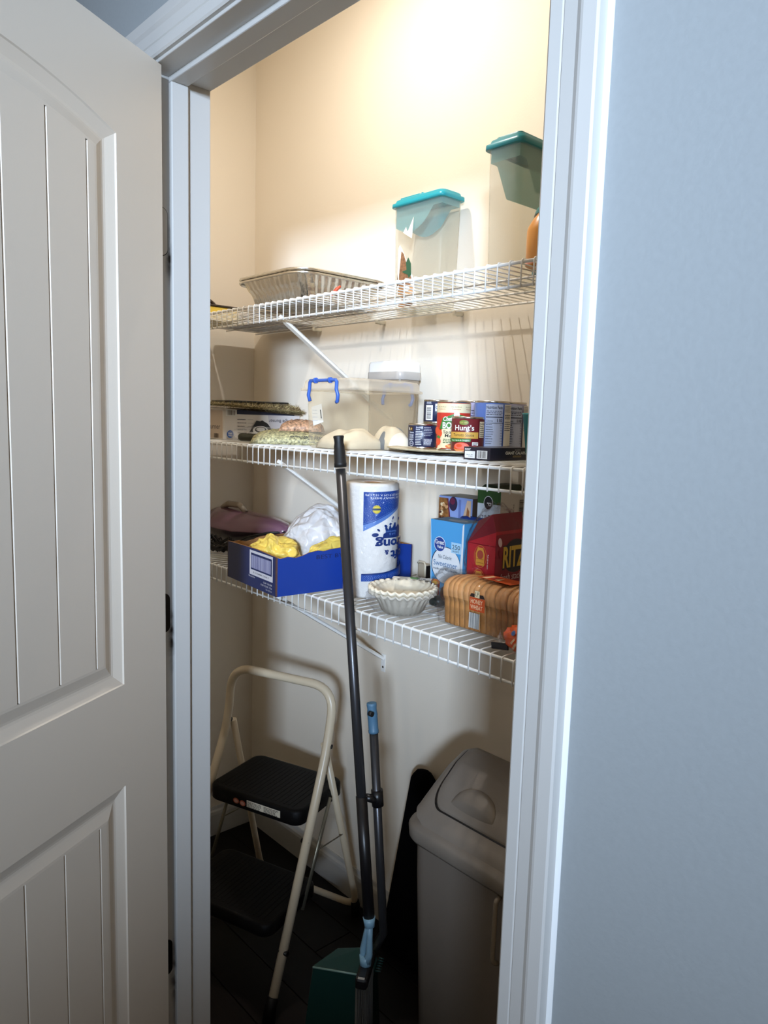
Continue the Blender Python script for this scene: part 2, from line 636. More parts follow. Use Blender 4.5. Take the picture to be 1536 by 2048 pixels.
# x along the leaf from its hinge edge, +y out of the face that looks at the pantry
U = Vector((math.sin(th), -math.cos(th), 0))
N = Vector((math.cos(th), math.sin(th), 0))
door.matrix_world = Matrix(((U.x, N.x, 0, -1.217), (U.y, N.y, 0, 0.588), (0, 0, 1, 0.010), (0, 0, 0, 1)))
col.objects.link(door)
struct(door)
PX0, PX1 = 0.115, DW - 0.115
ARC = lambda x: 1.872 + 0.044 * (1 - ((x - DW / 2) / (DW / 2 - 0.115)) ** 2)
UB = 1.006      # bottom of the upper panel
LT, LB = 0.829, 0.235
NA = 24
AX = [PX0 + (PX1 - PX0) * k / NA for k in range(NA + 1)]
b = MB()
def q(x0, x1, z0, z1, y=0):
    b.poly([(x0, y, z0), (x1, y, z0), (x1, y, z1), (x0, y, z1)])
q(0, PX0, 0, DH); q(PX1, DW, 0, DH)
q(PX0, PX1, LT, UB); q(PX0, PX1, 0, LB)
for a, c in zip(AX[:-1], AX[1:]):
    b.poly([(a, 0, ARC(a)), (c, 0, ARC(c)), (c, 0, DH), (a, 0, DH)])
# edges and the far face
b.poly([(0, -DT, 0), (0, 0, 0), (0, 0, DH), (0, -DT, DH)])
b.poly([(DW, -DT, 0), (DW, 0, 0), (DW, 0, DH), (DW, -DT, DH)])
b.poly([(0, -DT, 0), (DW, -DT, 0), (DW, 0, 0), (0, 0, 0)])
b.poly([(0, -DT, DH), (DW, -DT, DH), (DW, 0, DH), (0, 0, DH)])
b.poly([(0, -DT, 0), (DW, -DT, 0), (DW, -DT, DH), (0, -DT, DH)])
bmesh.ops.remove_doubles(b.bm, verts=b.bm.verts, dist=0.0002)
b.build('leaf', door_m, door)
# moulding: (inset, depth) from the frame edge to the field
MOULD = [(0, 0), (0.0015, -0.0025), (0.004, -0.0035), (0.017, -0.0085), (0.021, -0.0092), (0.025, -0.0085), (0.041, -0.0030), (0.0455, -0.0026)]
def outline(i, arch):
    if not arch:
        z0, z1 = LB + i, LT - i
        return [(PX0 + i, z0), (PX1 - i, z0), (PX1 - i, z1), (PX0 + i, z1)]
    xs = [PX0 + i + (PX1 - PX0 - 2 * i) * k / NA for k in range(NA + 1)]
    return [(PX0 + i, UB + i), (PX1 - i, UB + i)] + [(x, ARC(x) - i * 1.02) for x in reversed(xs)]
for arch in (True, False):
    b = MB()
    b.loops([[(x, d, z) for x, z in outline(i, arch)] for i, d in MOULD], cap0=False, cap1=False, smooth=False)
    b.build('panel_moulding', door_m, door)
    i = 0.0455
    x0, x1 = PX0 + i, PX1 - i
    cuts = [x0, x0 + 0.0165] + [x0 + 0.0165 + 0.0785 * k for k in range(1, 7)]
    cuts = [c for c in cuts if c < x1 - 0.008] + [x1]
    g = 0.0022
    for a, c in zip(cuts[:-1], cuts[1:]):
        a2, c2 = a + (g if a > x0 else 0), c - (g if c < x1 else 0)
        n = 6
        zb = (UB if arch else LB) + i
        b = MB()
        sec = []
        for k in range(n + 1):
            x = a2 + (c2 - a2) * k / n
            sec.append((x, (ARC(x) - i * 1.02) if arch else LT - i))
        f = [(a2, -0.0026, zb), (c2, -0.0026, zb)] + [(x, -0.0026, z) for x, z in reversed(sec)]
        bk = [((a if p[0] == a2 else c if p[0] == c2 else p[0]), -0.0065, p[2]) for p in f]
        b.loops([bk, f], cap0=False, cap1=True, smooth=False)
        b.build('plank', door_m, door)
hinge_dark = M('bronze_hinge_and_gap_shade', '1d1712', 0.45, metal=0.6)
for k, (z0, z1) in enumerate(((1.735, 1.815), (1.062, 1.136), (0.372, 0.446))):
    mt = trim_m if k == 0 else hinge_dark
    h = MB()
    pts = rrect(0.578, 0.6145, z0, z1, 0.012, 5)
    h.loops([[(XJ + 0.0003, y, z) for y, z in pts], [(XJ + 0.0022, y, z) for y, z in pts]], smooth=False)
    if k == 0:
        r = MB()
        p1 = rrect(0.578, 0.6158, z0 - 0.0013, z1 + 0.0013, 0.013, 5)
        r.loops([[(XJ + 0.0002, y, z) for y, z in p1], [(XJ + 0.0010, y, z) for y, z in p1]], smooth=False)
        o2 = r.build('hinge_shadow_gap', hinge_dark)  # dark plate draws the shade in the gap round the white leaf
    h.tube([(XJ + 0.002, 0.574, z0), (XJ + 0.002, 0.574, z1)], 0.0065, 10)
    o = h.build('hinge', mt)
    o['label'] = 'white painted hinge' if k == 0 else 'dark bronze hinge'
    o.parent = door
    o.matrix_parent_inverse = door.matrix_world.inverted()
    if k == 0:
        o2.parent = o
        o2.name = 'hinge_shade_plate'

# ------------------------------------------------------------------ wire shelves
wire_m = M('white_vinyl_wire', 'f1efea', 0.32)
XS0, XS1 = -2.15, -0.18
YS, YE = 1.016, 1.376
PITCH = 0.0254
RZ = {1: 0.264 + H, 2: -0.079 + H, 3: -0.413 + H}
DK = {k: z + 0.0059 for k, z in RZ.items()}
def wire_shelf(k, label):
    z = RZ[k]
    t = thing('wire_shelf', label, 'shelf', ((XS0 + XS1) / 2, (YS + YE) / 2, z), 'white wire pantry shelves')
    cx, cy = (XS0 + XS1) / 2, (YS + YE) / 2
    def rod(name, y, zz, r, x0=XS0, x1=XS1):
        return MB().tube([(x0 - cx, y - cy, zz), (x1 - cx, y - cy, zz)], r, 10).build(name, wire_m, t)
    rod('front_rail', YS, 0, 0.0030)
    rod('lip_rail', YS - 0.0006, -0.0385, 0.0028)
    rod('cross_rod', 1.130, -0.0002, 0.0022)
    rod('cross_rod', 1.254, -0.0002, 0.0022)
    rod('back_rod', YE - 0.012, -0.0002, 0.0026)
    pts = [(0, YE - cy, 0.0044), (0, 1.2 - cy, 0.0044), (0, YS + 0.003 - cy, 0.0044), (0, YS - 0.0020 - cy, 0.0036), (0, YS - 0.0042 - cy, 0.0008), (0, YS - 0.0044 - cy, -0.004), (0, YS - 0.0044 - cy, -0.0425)]
    first = None
    n = int((XS1 - XS0) / PITCH)
    for j in range(n):
        x = XS0 + 0.012 + PITCH * j - cx
        if first is None:
            first = MB().tube(pts, 0.00145, 6).build('deck_wire', wire_m, t)
            first.location = (x, 0, 0)
        else:
            copy_part(first, t, (x, 0, 0))
    # diagonal braces: flattened steel channel from the front lip down to the wall
    for bx in (-1.508, -0.45):
        a, c = Vector((bx - cx, YS + 0.006 - cy, -0.030)), Vector((bx - cx, YW - 0.004 - cy, -0.262))
        d = (c - a).normalized()
        nn = Vector((1, 0, 0)).cross(d)
        br = MB()
        rings = []
        for p, wd in ((a, 0.004), (a + d * 0.03, 0.0075), (c - d * 0.03, 0.0075), (c, 0.007)):
            rings.append([p + Vector((sx * wd, 0, 0)) + nn * sz * 0.0045 for sx, sz in ((-1, -1), (1, -1), (1, 0.2), (0.6, 1), (-0.6, 1), (-1, 0.2))])
        br.loops(rings, smooth=False)
        brace = br.build('shelf_brace', wire_m, t)
        ft = MB()
        ft.box(bx - cx - 0.0085, bx - cx + 0.0085, YW - 0.0032 - cy, YW - 0.0006 - cy, -0.302, -0.250, bev=0.001)
        ft.build('brace_foot', wire_m, brace)
        MB().lathe([(0.0001, 0.001), (0.003, 0.0008), (0.0035, 0)], 12).build('screw', M('steel_screw', '6f6a62', 0.35, metal=0.9), brace).matrix_local = Matrix.Translation((bx - cx, YW - 0.0033 - cy, -0.288)) @ Matrix.Rotation(PI / 2, 4, 'X')
    for x in (-1.83, -1.545, -1.262, -0.95, -0.6):
        cl = MB()
        cl.box(x - cx - 0.005, x - cx + 0.005, YE - 0.018 - cy, YE + 0.013 - cy, -0.010, 0.0005, bev=0.002)
        cl.tube([(x - cx, YE + 0.013 - cy, -0.006), (x - cx, YE - 0.004 - cy, -0.0075)], 0.0046, 8)
        cl.build('wall_clip', M('cream_nylon_clip', 'd8cfba', 0.5), t)
    return t
wire_shelf(1, 'topmost white wire shelf, carrying the foil pan and two tall teal-lidded containers')
wire_shelf(2, 'middle white wire shelf, carrying the clear storage box and the food cans')
wire_shelf(3, 'lowest white wire shelf, carrying the blue carton, paper towels and bread')

# ================================================================== things on the top shelf
z1 = DK[1]
foil = M('aluminium_foil', 'dcd8cf', 0.24, metal=1.0, bump=0.35, scale=90)
def foil_tray(label, lift, rim):
    X0, X1, Y0, Y1 = -1.712, -1.418, 1.012, 1.300
    cx, cy = (X0 + X1) / 2, (Y0 + Y1) / 2
    t = thing('foil_tray', label, 'foil pan', (cx, cy, z1 + lift), 'stacked foil roasting pans')
    n = 240
    def ring(ins, z, flute):
        pts = resample(rrect(X0 - cx + ins, X1 - cx - ins, Y0 - cy + ins, Y1 - cy - ins, max(0.02, 0.055 - ins * 0.6), 10), n)
        c = []
        for k, p in enumerate(pts):
            a, d = pts[k - 1], pts[(k + 1) % n]
            tn = (d - a).normalized()
            nr = Vector((tn.y, -tn.x))
            f = flute * (0.0016 * math.sin(2 * PI * k / 5) + 0.0022 * noise.noise(Vector((p.x * 90, p.y * 90, z * 40))))
            c.append((p.x + nr.x * f, p.y + nr.y * f, z))
        return c
    hgt = 0.060
    b = MB()
    b.loops([ring(0.060, 0.0004, 0), ring(0.040, 0, 0.2), ring(0.036, 0.003, 0.8), ring(0.029, hgt * 0.45, 1), ring(0.0215, hgt * 0.62, 0.2), ring(0.019, hgt * 0.66, 1), ring(0.012, hgt - 0.003, 1), ring(0.010, hgt - 0.0005, 0.2), ring(0.003, hgt, 0)], cap0=True, cap1=False)
    b.build('pan', foil, t)
    b = MB()
    prof = [(0.003, hgt), (0.0, hgt + 0.0005), (-0.001, hgt - 0.0028), (0.0008, hgt - 0.0058), (0.0035, hgt - 0.0048), (0.0032, hgt - 0.001)]
    b.loops([ring(i, z, 0) for i, z in prof], cap0=False, cap1=False)
    b.build('rolled_rim', foil, t)
foil_tray('lower of the two nested ribbed foil pans on the top shelf', 0.0, 0)
foil_tray('upper of the two nested ribbed foil pans, its rim just above the other', 0.0078, 1)

t = thing('wire_tie', 'small orange-red twist tie lying on the top shelf beside the foil pans', 'twist tie', (-1.352, 1.060, z1))
MB().tube([(0.012, 0.010, 0.0212), (0.006, 0.006, 0.0165), (0.0, 0, 0.0075), (-0.004, -0.002, 0.0016), (-0.010, -0.006, 0.0014)], [0.0022, 0.0038, 0.0036, 0.0022, 0.0014], 8).build('twist', M('orange_red_plastic', 'd8502c', 0.4), t)

t = thing('storage_case', 'yellow case with a thin dark lid at the left end of the top shelf', 'case', (-2.06, 1.101, z1))
MB().box(-0.08, 0.08, -0.08, 0.096, 0, 0.040, bev=0.004).build('body', M('yellow_plastic', 'f2cf52', 0.45), t)
MB().box(-0.083, 0.083, -0.083, 0.096, 0.040, 0.0455, bev=0.002).build('lid', M('dark_brown_plastic', '3a2c20', 0.4), t)
b = MB()
b.tube([(0.060, -0.06, 0.046), (0.060, -0.045, 0.070), (0.060, -0.02, 0.076), (0.060, 0.022, 0.050), (0.060, 0.026, 0.046)], 0.005, 8)
b.build('handle', M('dark_brown_plastic'), t)

frost = clear('frosted_container_plastic', 'f6f4ee', 'ece8de', 0.12, 0.3)
teal_a = M('teal_lid_plastic', '1f9fae', 0.3)
teal_b = M('dark_teal_lid_plastic', '23838a', 0.35)
def cereal_box(label, x, y, lx, ly, hz, lid_m, panel, torn):
    """tall narrow dry-food container with a hinged pour lid"""
    t = thing('cereal_container', label, 'food container', (x, y, z1), 'tall clear containers with teal lids')
    def rr(ins, z, r=0.014):
        return [(p[0], p[1], z) for p in rrect(-lx / 2 + ins, lx / 2 - ins, -ly / 2 + ins, ly / 2 - ins, r, 6)]
    b = MB()
    b.loops([rr(0.009, 0.0006), rr(0.0055, 0.003), rr(0.004, 0.02), rr(0.0, hz - 0.016)], cap0=True, cap1=False)
    b.build('body', frost, t)
    b = MB()
    b.loops([rr(-0.0045, hz - 0.020), rr(-0.006, hz - 0.019), rr(-0.006, hz - 0.011), rr(-0.001, hz - 0.0095), rr(0.001, hz - 0.003), rr(0.006, hz), rr(0.012, hz)], cap0=True, cap1=True)
    b.build('lid', lid_m, t)
    along = lx > ly
    f = MB()
    if along:
        f.loops([[(px * 0.46 - lx * 0.22, py * 0.82, zz) for px, py, _ in rr(0.004, 0)] for zz in (hz, hz + 0.004)])
        f.tube([(lx * 0.035, -ly * 0.36, hz + 0.002), (lx * 0.035, ly * 0.36, hz + 0.002)], 0.0032, 8)
    else:
        f.loops([[(px * 0.82, py * 0.46 - ly * 0.22, zz) for px, py, _ in rr(0.004, 0)] for zz in (hz, hz + 0.004)])
        f.tube([(-lx * 0.36, ly * 0.035, hz + 0.002), (lx * 0.36, ly * 0.035, hz + 0.002)], 0.0032, 8)
    f.build('pour_flap', lid_m, t)
    # inner skirt of the lid, seen through the wall as a teal drape
    sk = clear('teal_inner_skirt', 'c8e2e4', '6db4bd', 0.55, 0.4) if lid_m is teal_a else clear('dark_teal_inner_skirt', 'b8d8d4', '5f9f9c', 0.55, 0.4)
    s = MB()
    K = 40
    for side in (0, 1, 2, 3):
        rows = []
        for k in range(K + 1):
            u = k / K
            if side in (0, 1):
                px = (-lx / 2 + 0.006) + (lx - 0.012) * u
                py = (-ly / 2 + 0.006) if side == 0 else (ly / 2 - 0.006)
                w_ = u
            else:
                px = (lx / 2 - 0.006) if side == 2 else (-lx / 2 + 0.006)
                py = (-ly / 2 + 0.006) + (ly - 0.012) * u
                w_ = u
            if along:
                d = 0.052 + 0.016 * math.sin(PI * min(1, max(0, (0.62 - (w_ if side < 2 else (1 if side == 2 else 0))) / 0.62)) ) if (w_ if side < 2 else (1 if side == 2 else 0)) < 0.62 else 0.052 - 0.034 * min(1, ((w_ if side < 2 else 1) - 0.62) / 0.2)
            else:
                v_ = u if side > 1 else (0 if side == 0 else 1)
                d = 0.028 if v_ < 0.12 else (0.028 + 0.055 * min(1, (v_ - 0.12) / 0.2))
            rows.append(((px, py, hz - 0.015), (px, py, hz - 0.015 - d)))
        for a, c in zip(rows[:-1], rows[1:]):
            s.poly([a[0], c[0], c[1], a[1]], smooth=True)
    s.build('inner_skirt', sk, t)
    return t
ta = cereal_box('tall clear container with bright teal lid and a torn paper label', -1.341, 1.336, 0.168, 0.072, 0.268, teal_a, None, True)
# torn remains of a paper label on the front
p = Print(plane_map((-0.084 + 0.0, -0.036 + 0.001, 0), (1, 0, 0), (0, 0, 1)), step=0.0004)
cream, brown, green = INK('cream', 'f4ecda'), INK('cookie_brown', '9a6a40'), INK('leaf_green', '2f5a40')
p.poly([(0.022, 0.002), (0.022, 0.150), (0.027, 0.158), (0.036, 0.148), (0.056, 0.112), (0.078, 0.075), (0.090, 0.030), (0.094, 0.002)], cream)
p.poly([(0.029, 0.040), (0.028, 0.085), (0.034, 0.142), (0.042, 0.135), (0.056, 0.105), (0.074, 0.070), (0.066, 0.050)], M('ink_bark_brown', '8d6345', 0.5, var=0.4, scale=160))
p.poly([(0.022, 0.060), (0.022, 0.090), (0.028, 0.060)], INK('nut_dark', '5a3a24'))
p.poly([(0.052, 0.112), (0.060, 0.124), (0.070, 0.108), (0.072, 0.082), (0.064, 0.074), (0.056, 0.088)], green)
p.poly([(0.038, 0.092), (0.064, 0.096), (0.070, 0.080), (0.056, 0.084)], green)
p.oval(0.046, 0.044, 0.020, 0.016, M('ink_cookie', 'a5764a', 0.5, var=0.35, scale=200))
p.oval(0.066, 0.044, 0.018, 0.014, INK('nut', 'c99868')).oval(0.060, 0.050, 0.009, 0.007, cream)
p.oval(0.074, 0.026, 0.012, 0.010, INK('shell_white', 'efe6d8'))
p.oval(0.066, 0.014, 0.018, 0.010, INK('nut_dark', '5a3a24'))
p.oval(0.044, 0.014, 0.014, 0.010, brown)
p.poly([(0.042, 0.184), (0.052, 0.196), (0.058, 0.184), (0.078, 0.216), (0.074, 0.166), (0.062, 0.172)], cream)
p.build('torn_label', ta)
tb = cereal_box('tall clear container with dark teal lid, nearest the door frame on the top shelf', -0.957, 1.237, 0.082, 0.172, 0.268, teal_b, None, False)

def bottle(name, label, x, y, z, parts, group=None):
    t = thing(name, label, 'bottle', (x, y, z), group)
    for nm, prof, mt in parts:
        MB().lathe(prof, 36).build(nm, mt, t)
    return t
BX1 = -0.812
bt = bottle('sauce_bottle', 'orange bottle with a tapered shoulder on the top shelf, half hidden by the door frame', BX1, 1.100, z1, [
    ('body', [(0.0001, 0.0004), (0.0300, 0.0004), (0.0323, 0.0029), (0.0323, 0.0590), (0.0307, 0.0662), (0.0225, 0.0806), (0.0150, 0.0893), (0.0128, 0.0922), (0.0001, 0.0922)], M('orange_sauce', 'eda24c', 0.3)),
    ('base_band', [(0.0325, 0.0022), (0.0327, 0.0029), (0.0327, 0.0065), (0.0325, 0.0072)], M('pink_band', 'e79a86', 0.4)),
    ('cap', [(0.0001, 0.1080), (0.0112, 0.1080), (0.0131, 0.1051), (0.0131, 0.0922), (0.0001, 0.0922)], M('cream_cap', 'e8dcc4', 0.4))])
bottle('dressing_bottle', 'bottle with a round teal cap and blue and white label behind the orange bottle', -0.843, 1.170, z1, [
    ('body', [(0.0001, 0.0004), (0.0360, 0.0004), (0.0385, 0.0029), (0.0385, 0.1083), (0.0350, 0.1169), (0.0240, 0.1271), (0.0001, 0.1271)], M('dark_teal_bottle', '2f7d80', 0.3)),
    ('label', [(0.0388, 0.0433), (0.0391, 0.0441), (0.0391, 0.0924), (0.0388, 0.0931)], M('pale_blue_label', 'c9d6ea', 0.4)),
    ('label_band', [(0.0388, 0.0997), (0.0391, 0.1003), (0.0391, 0.1055), (0.0388, 0.1061)], M('dark_band', '2a2622', 0.4)),
    ('cap', [(0.0001, 0.1472), (0.0120, 0.1466), (0.0240, 0.1430), (0.0275, 0.1364), (0.0275, 0.1321), (0.0240, 0.1271), (0.0001, 0.1271)], teal_b)])

t = thing('serving_tray', 'dark maroon tray at the back left of the top shelf, seen through its wires', 'tray', (-1.985, 1.285, z1))
b = MB()
def st_(d, z):
    return [(p[0], p[1], z) for p in rrect(-0.150 + d, 0.165 - d, -0.075 + d, 0.088 - d, 0.02, 5)]
b.loops([st_(0.012, 0.0004), st_(0.010, 0.0012), st_(0.002, 0.020), st_(-0.003, 0.022), st_(-0.003, 0.024), st_(0.004, 0.0225), st_(0.014, 0.0035)])
b.build('tray_body', M('maroon_lacquer', '4a1a18', 0.35), t)

# ================================================================== things on the middle shelf
z2 = DK[2]
kraft = M('brown_cardboard', '9a6d40', 0.8, var=0.12, scale=60)
t = thing('burner_carton', 'white upside-down hot plate carton under the shaggy mat on the middle shelf', 'box', (-2.005, 1.245, z2))
lx, ly, hz = 0.085, 0.135, 0.088
carton_w = M('white_carton', 'ece4da', 0.55)
MB().box(-lx, lx, -ly, ly, 0, hz, bev=0.0015).build('carton', carton_w, t)
p = Print(plane_map((lx, -ly, 0), (0, 1, 0), (0, 0, 1)))
navy = INK('navy', '1a2444')
p.poly([(0.165, 0.0), (0.270, 0.0), (0.270, hz), (0.150, hz)], INK('warm_grey', 'cfc6c4'))
p.rect(0.045, hz - 0.014, 0.25, hz - 0.001, navy)
p.rect(0.008, hz - 0.020, 0.044, hz - 0.001, WHITE).bars(0.013, hz - 0.017, 0.040, hz - 0.003, INK('barcode_brown', '4a3a30'), 22)
p.text('Single Burner', 0.198, hz - 0.027, 0.010, INK('charcoal', '3c3a44'), rot=PI, width=0.085)
p.lines(0.046, hz - 0.030, 0.083, 1, 0.01, INK('charcoal', '3c3a44'), 0.0016)
for k in range(5):
    p.lines(0.046, hz - 0.030 - 0.0098 * k, 0.078, 1, 0.01, INK('charcoal', '3c3a44'), 0.0018, seed=k)
    p.rect(0.080, hz - 0.0295 - 0.0098 * k, 0.100, hz - 0.0290 - 0.0098 * k, INK('charcoal', '3c3a44'))
p.poly([(0.085, 0.022), (0.104, 0.048), (0.110, 0.057), (0.122, 0.055), (0.130, 0.058), (0.150, 0.048), (0.160, 0.036), (0.163, 0.024), (0.150, 0.020)], BLACK)
p.oval(0.124, 0.028, 0.027, 0.013, WHITE)
p.oval(0.124, 0.030, 0.020, 0.009, BLACK)
p.oval(0.124, 0.031, 0.015, 0.006, WHITE)
p.rect(0.092, 0.0, 0.160, 0.022, WHITE)
p.oval(0.020, 0.016, 0.011, 0.011, INK('logo_blue', '2556a0'))
p.text('Great', 0.020, 0.0165, 0.0045, WHITE, rot=0, width=0.014, bold=0.02)
p.text('Value', 0.020, 0.0100, 0.0045, WHITE, rot=0, width=0.014, bold=0.02)
p.build('printed_side', t)
p = Print(plane_map((-lx, -ly, 0), (1, 0, 0), (0, 0, 1)))
p.rect(0.004, 0.004, 2 * lx - 0.004, hz - 0.004, INK('beige_panel', 'd9c7b4'))
p.text('Burner', 0.118, 0.030, 0.015, INK('charcoal', '3c3a44'), width=0.072)
p.bars(0.118, 0.004, 0.145, 0.017, INK('barcode_brown', '4a3a30'), 18, seed=3)
p.build('printed_end', t)

# shaggy mat on the carton
t = thing('door_mat', 'shaggy green-brown mat laid over the hot plate carton', 'mat', (-1.995, 1.225, z2 + hz))
b = MB()
nx, ny = 12, 18
def matpt(i, j, top):
    u, v = 2 * i / nx - 1, 2 * j / ny - 1
    x, y = u * 0.098, v * 0.150
    droop = -0.016 * max(0, (x - 0.080) / 0.018) * (0.5 + 0.5 * v)
    return (x, y, 0.0035 + droop + (0.008 if top else 0))
for top in (0, 1):
    V = [[b.bm.verts.new(matpt(i, j, top)) for j in range(ny + 1)] for i in range(nx + 1)]
    for i in range(nx):
        for j in range(ny):
            b.bm.faces.new((V[i][j], V[i + 1][j], V[i + 1][j + 1], V[i][j + 1]))
b.build('mat_base', M('mat_backing', '5a4a30', 0.9), t)
rnd = random.Random(5)
b = MB()
for k in range(6500):
    u, v = rnd.uniform(-1, 1), rnd.uniform(-1, 1)
    if k % 2 == 0:
        u = 1 if k % 3 else u
        v = v if k % 3 else -1
    i, j = (u + 1) / 2 * nx, (v + 1) / 2 * ny
    o = Vector(matpt(i, j, rnd.random() if k % 2 == 0 else 1))
    d = Vector((rnd.gauss(0, 0.6) + (0.9 if u > 0.93 else 0), rnd.gauss(0, 0.6) - (0.9 if v < -0.93 else 0), rnd.uniform(0.2, 1.0) - (0.5 if u > 0.93 else 0))).normalized() * rnd.uniform(0.010, 0.019)
    s = d.cross(Vector((rnd.random(), rnd.random(), 0.3))).normalized() * 0.0010
    b.poly([o - s, o + s, o + d], mi=rnd.choice((0, 0, 1, 2)))
o = b.build('shag_pile', [M('fibre_olive', '94845a', 0.8), M('fibre_dark', '5a4c32', 0.8), M('fibre_straw', 'c4b384', 0.8)], t)
o['kind'] = 'stuff'
t = thing('baking_sheet', 'flat black sheet lying on the shaggy mat', 'baking sheet', (-2.02, 1.262, z2 + hz + 0.0215))
MB().box(-0.068, 0.068, -0.098, 0.100, 0, 0.0055, bev=0.0025).build('sheet', M('black_enamel', '141210', 0.35), t)

bagfilm = film('clear_bag_film', 0.05)
t = thing('produce_bag', 'clear bag of dark green vegetables and a red wrapper before the white carton', 'bag', (-1.800, 1.120, z2))
MB().box(-0.030, 0.034, -0.012, 0.012, 0.001, 0.022, bev=0.010, seg=4, rot=Matrix.Rotation(0.5, 3, 'Z')).build('avocado', M('dark_green_skin', '2f3420', 0.5, bump=0.4, scale=120), t)
blob((0.022, 0.052, 0.017), (0.021, 0.026, 0.016), 0.06, 2, 3, 3).build('cucumber', M('dark_green_skin'), t)
blob((0.020, 0.090, 0.019), (0.018, 0.020, 0.017), 0.1, 2, 5, 3).build('red_wrapper', M('coral_red', 'd8695a', 0.45), t)
blob((0.006, 0.034, 0.019), (0.070, 0.088, 0.021), 0.13, 2.5, 8, 4, ridge=True, floor=0.0006).build('bag_film', bagfilm, t)

def legume_bag(label, x, y, z, L, W, Ht, hexc, rz, seed, group):
    t = thing('legume_bag', label, 'food bag', (x, y, z), group, rz)
    pillow(L, W, Ht, lump=0.0050, freq=150, seed=seed).build('packet', M('legumes_' + hexc, hexc, 0.35, var=0.75, scale=150, bump=0.8), t)
    return t
tp = legume_bag('clear bag of green split peas lying flat beside the storage box', -1.655, 1.165, z2, 0.215, 0.160, 0.034, 'bdb588', 0.85, 1, 'bags of dried legumes')
p = Print(plane_map((0.045, -0.0755, 0.0035), (1, 0, 0), (0, 0.30, 1)), step=0.0003)
p.text('GREEN SPLIT PEAS', 0.0, 0.010, 0.0095, BLACK, width=0.086, bold=0.02)
p.lines(-0.045, 0.0035, 0.045, 2, 0.003, BLACK, 0.0012, 4)
p.build('lettering', tp)
legume_bag('clear bag of pinkish brown beans heaped on the green split peas', -1.640, 1.188, z2 + 0.034, 0.120, 0.105, 0.026, 'cc9a78', 0.85, 2, 'bags of dried legumes')

# clear storage box with blue clip handle
t = thing('storage_box', 'clear plastic storage box with a domed lid and blue clip handle', 'storage box', (-1.3665, 1.1625, z2))
boxm = clear('clear_box_plastic', 'fbf7ee', 'f4ecdc', 0.07, 0.18)
boxl = clear('clear_lid_plastic', 'f9f4ea', 'f6eee0', 0.24, 0.3)
def bx(x, y, z, r=0.018):
    x, z = x + 0.0115, z * 1.16
    return [(p[0], p[1], z) for p in rrect(-x, x, -y, y, r, 6)]
MB().loops([bx(0.070, 0.092, 0.0006), bx(0.074, 0.0965, 0.003), bx(0.0755, 0.098, 0.010), bx(0.0785, 0.1015, 0.118), bx(0.0805, 0.1035, 0.119)], cap1=False).build('tub', boxm, t)
b = MB()
b.loops([bx(0.0835, 0.1065, 0.1155), bx(0.0900, 0.1130, 0.1155), bx(0.0905, 0.1135, 0.1195), bx(0.0850, 0.108, 0.1215), bx(0.0835, 0.1065, 0.133), bx(0.0800, 0.103, 0.1375), bx(0.060, 0.085, 0.1400)], cap0=False)
b.build('lid', boxl, t)
blue_pl = M('blue_clip_plastic', '3f68c0', 0.35)
for sgn in (-1, 1):
    h = MB()
    Yh = sgn * 0.1165
    h.tube([(-0.051, Yh - sgn * 0.002, 0.1090), (-0.055, Yh, 0.1230), (-0.050, Yh + sgn * 0.001, 0.1357), (-0.050, Yh, 0.1520), (-0.046, Yh, 0.1560), (0.046, Yh, 0.1560), (0.050, Yh, 0.1520), (0.050, Yh + sgn * 0.001, 0.1357), (0.055, Yh, 0.1230), (0.051, Yh - sgn * 0.002, 0.1090), (0.046, Yh - sgn * 0.003, 0.1073)], 0.0042, 8)
    for xx in (-0.028, 0.026):
        h.tube([(xx - 0.003, Yh, 0.156), (xx + 0.003, Yh, 0.156)], 0.0066, 10)
    h.build('clip_handle', blue_pl, t)
p = Print(plane_map((-0.088, -0.1010, 0.006), (1, 0, 0), (0, 0.032, 1)), step=0.0004)
p.poly([(0.020, 0.090), (0.060, 0.098), (0.070, 0.056), (0.032, 0.046)], INK('sticker', 'f4f2f0'))
p.poly([(0.055, 0.084), (0.0585, 0.084), (0.064, 0.064), (0.0605, 0.064)], BLACK)
p.lines(0.028, 0.082, 0.050, 4, 0.008, INK('faint_grey', 'c8c8cc'), 0.0012, 2)
p.build('price_sticker', t)
sack_w = M('cream_paper_sack', 'f3e6cf', 0.6, var=0.05, scale=40)
t = thing('flour_sack', 'cream bag lying in the front of the clear storage box', 'food bag', (-1.372, 1.135, z2 + 0.0015))
pillow(0.125, 0.125, 0.038, lump=0.010, freq=34, seed=4).build('sack', sack_w, t)
p = Print(plane_map((0.02, -0.02, 0.0425), (0.8, 0.6, 0.0), (-0.6, 0.8, 0.0)), step=0.0004)
p.lines(-0.02, 0.012, 0.035, 5, 0.005, INK('print_brown', '8d7a62'), 0.0016, 5)
p.build('printed_panel', t)
t = thing('rice_sack', 'cream bag with a grey-blue panel at the back of the clear storage box', 'food bag', (-1.318, 1.215, z2 + 0.0015))
pillow(0.115, 0.068, 0.048, lump=0.008, freq=34, seed=6).build('sack', sack_w, t)
gb = M('grey_blue_print', '77808f', 0.5)
b = MB()
for k in range(9):
    pass
pillow(0.050, 0.070, 0.052, seed=6).build('printed_band', gb, t).location = (0.012, 0, -0.0006)
t.rotation_euler = (0, 0, -0.25)

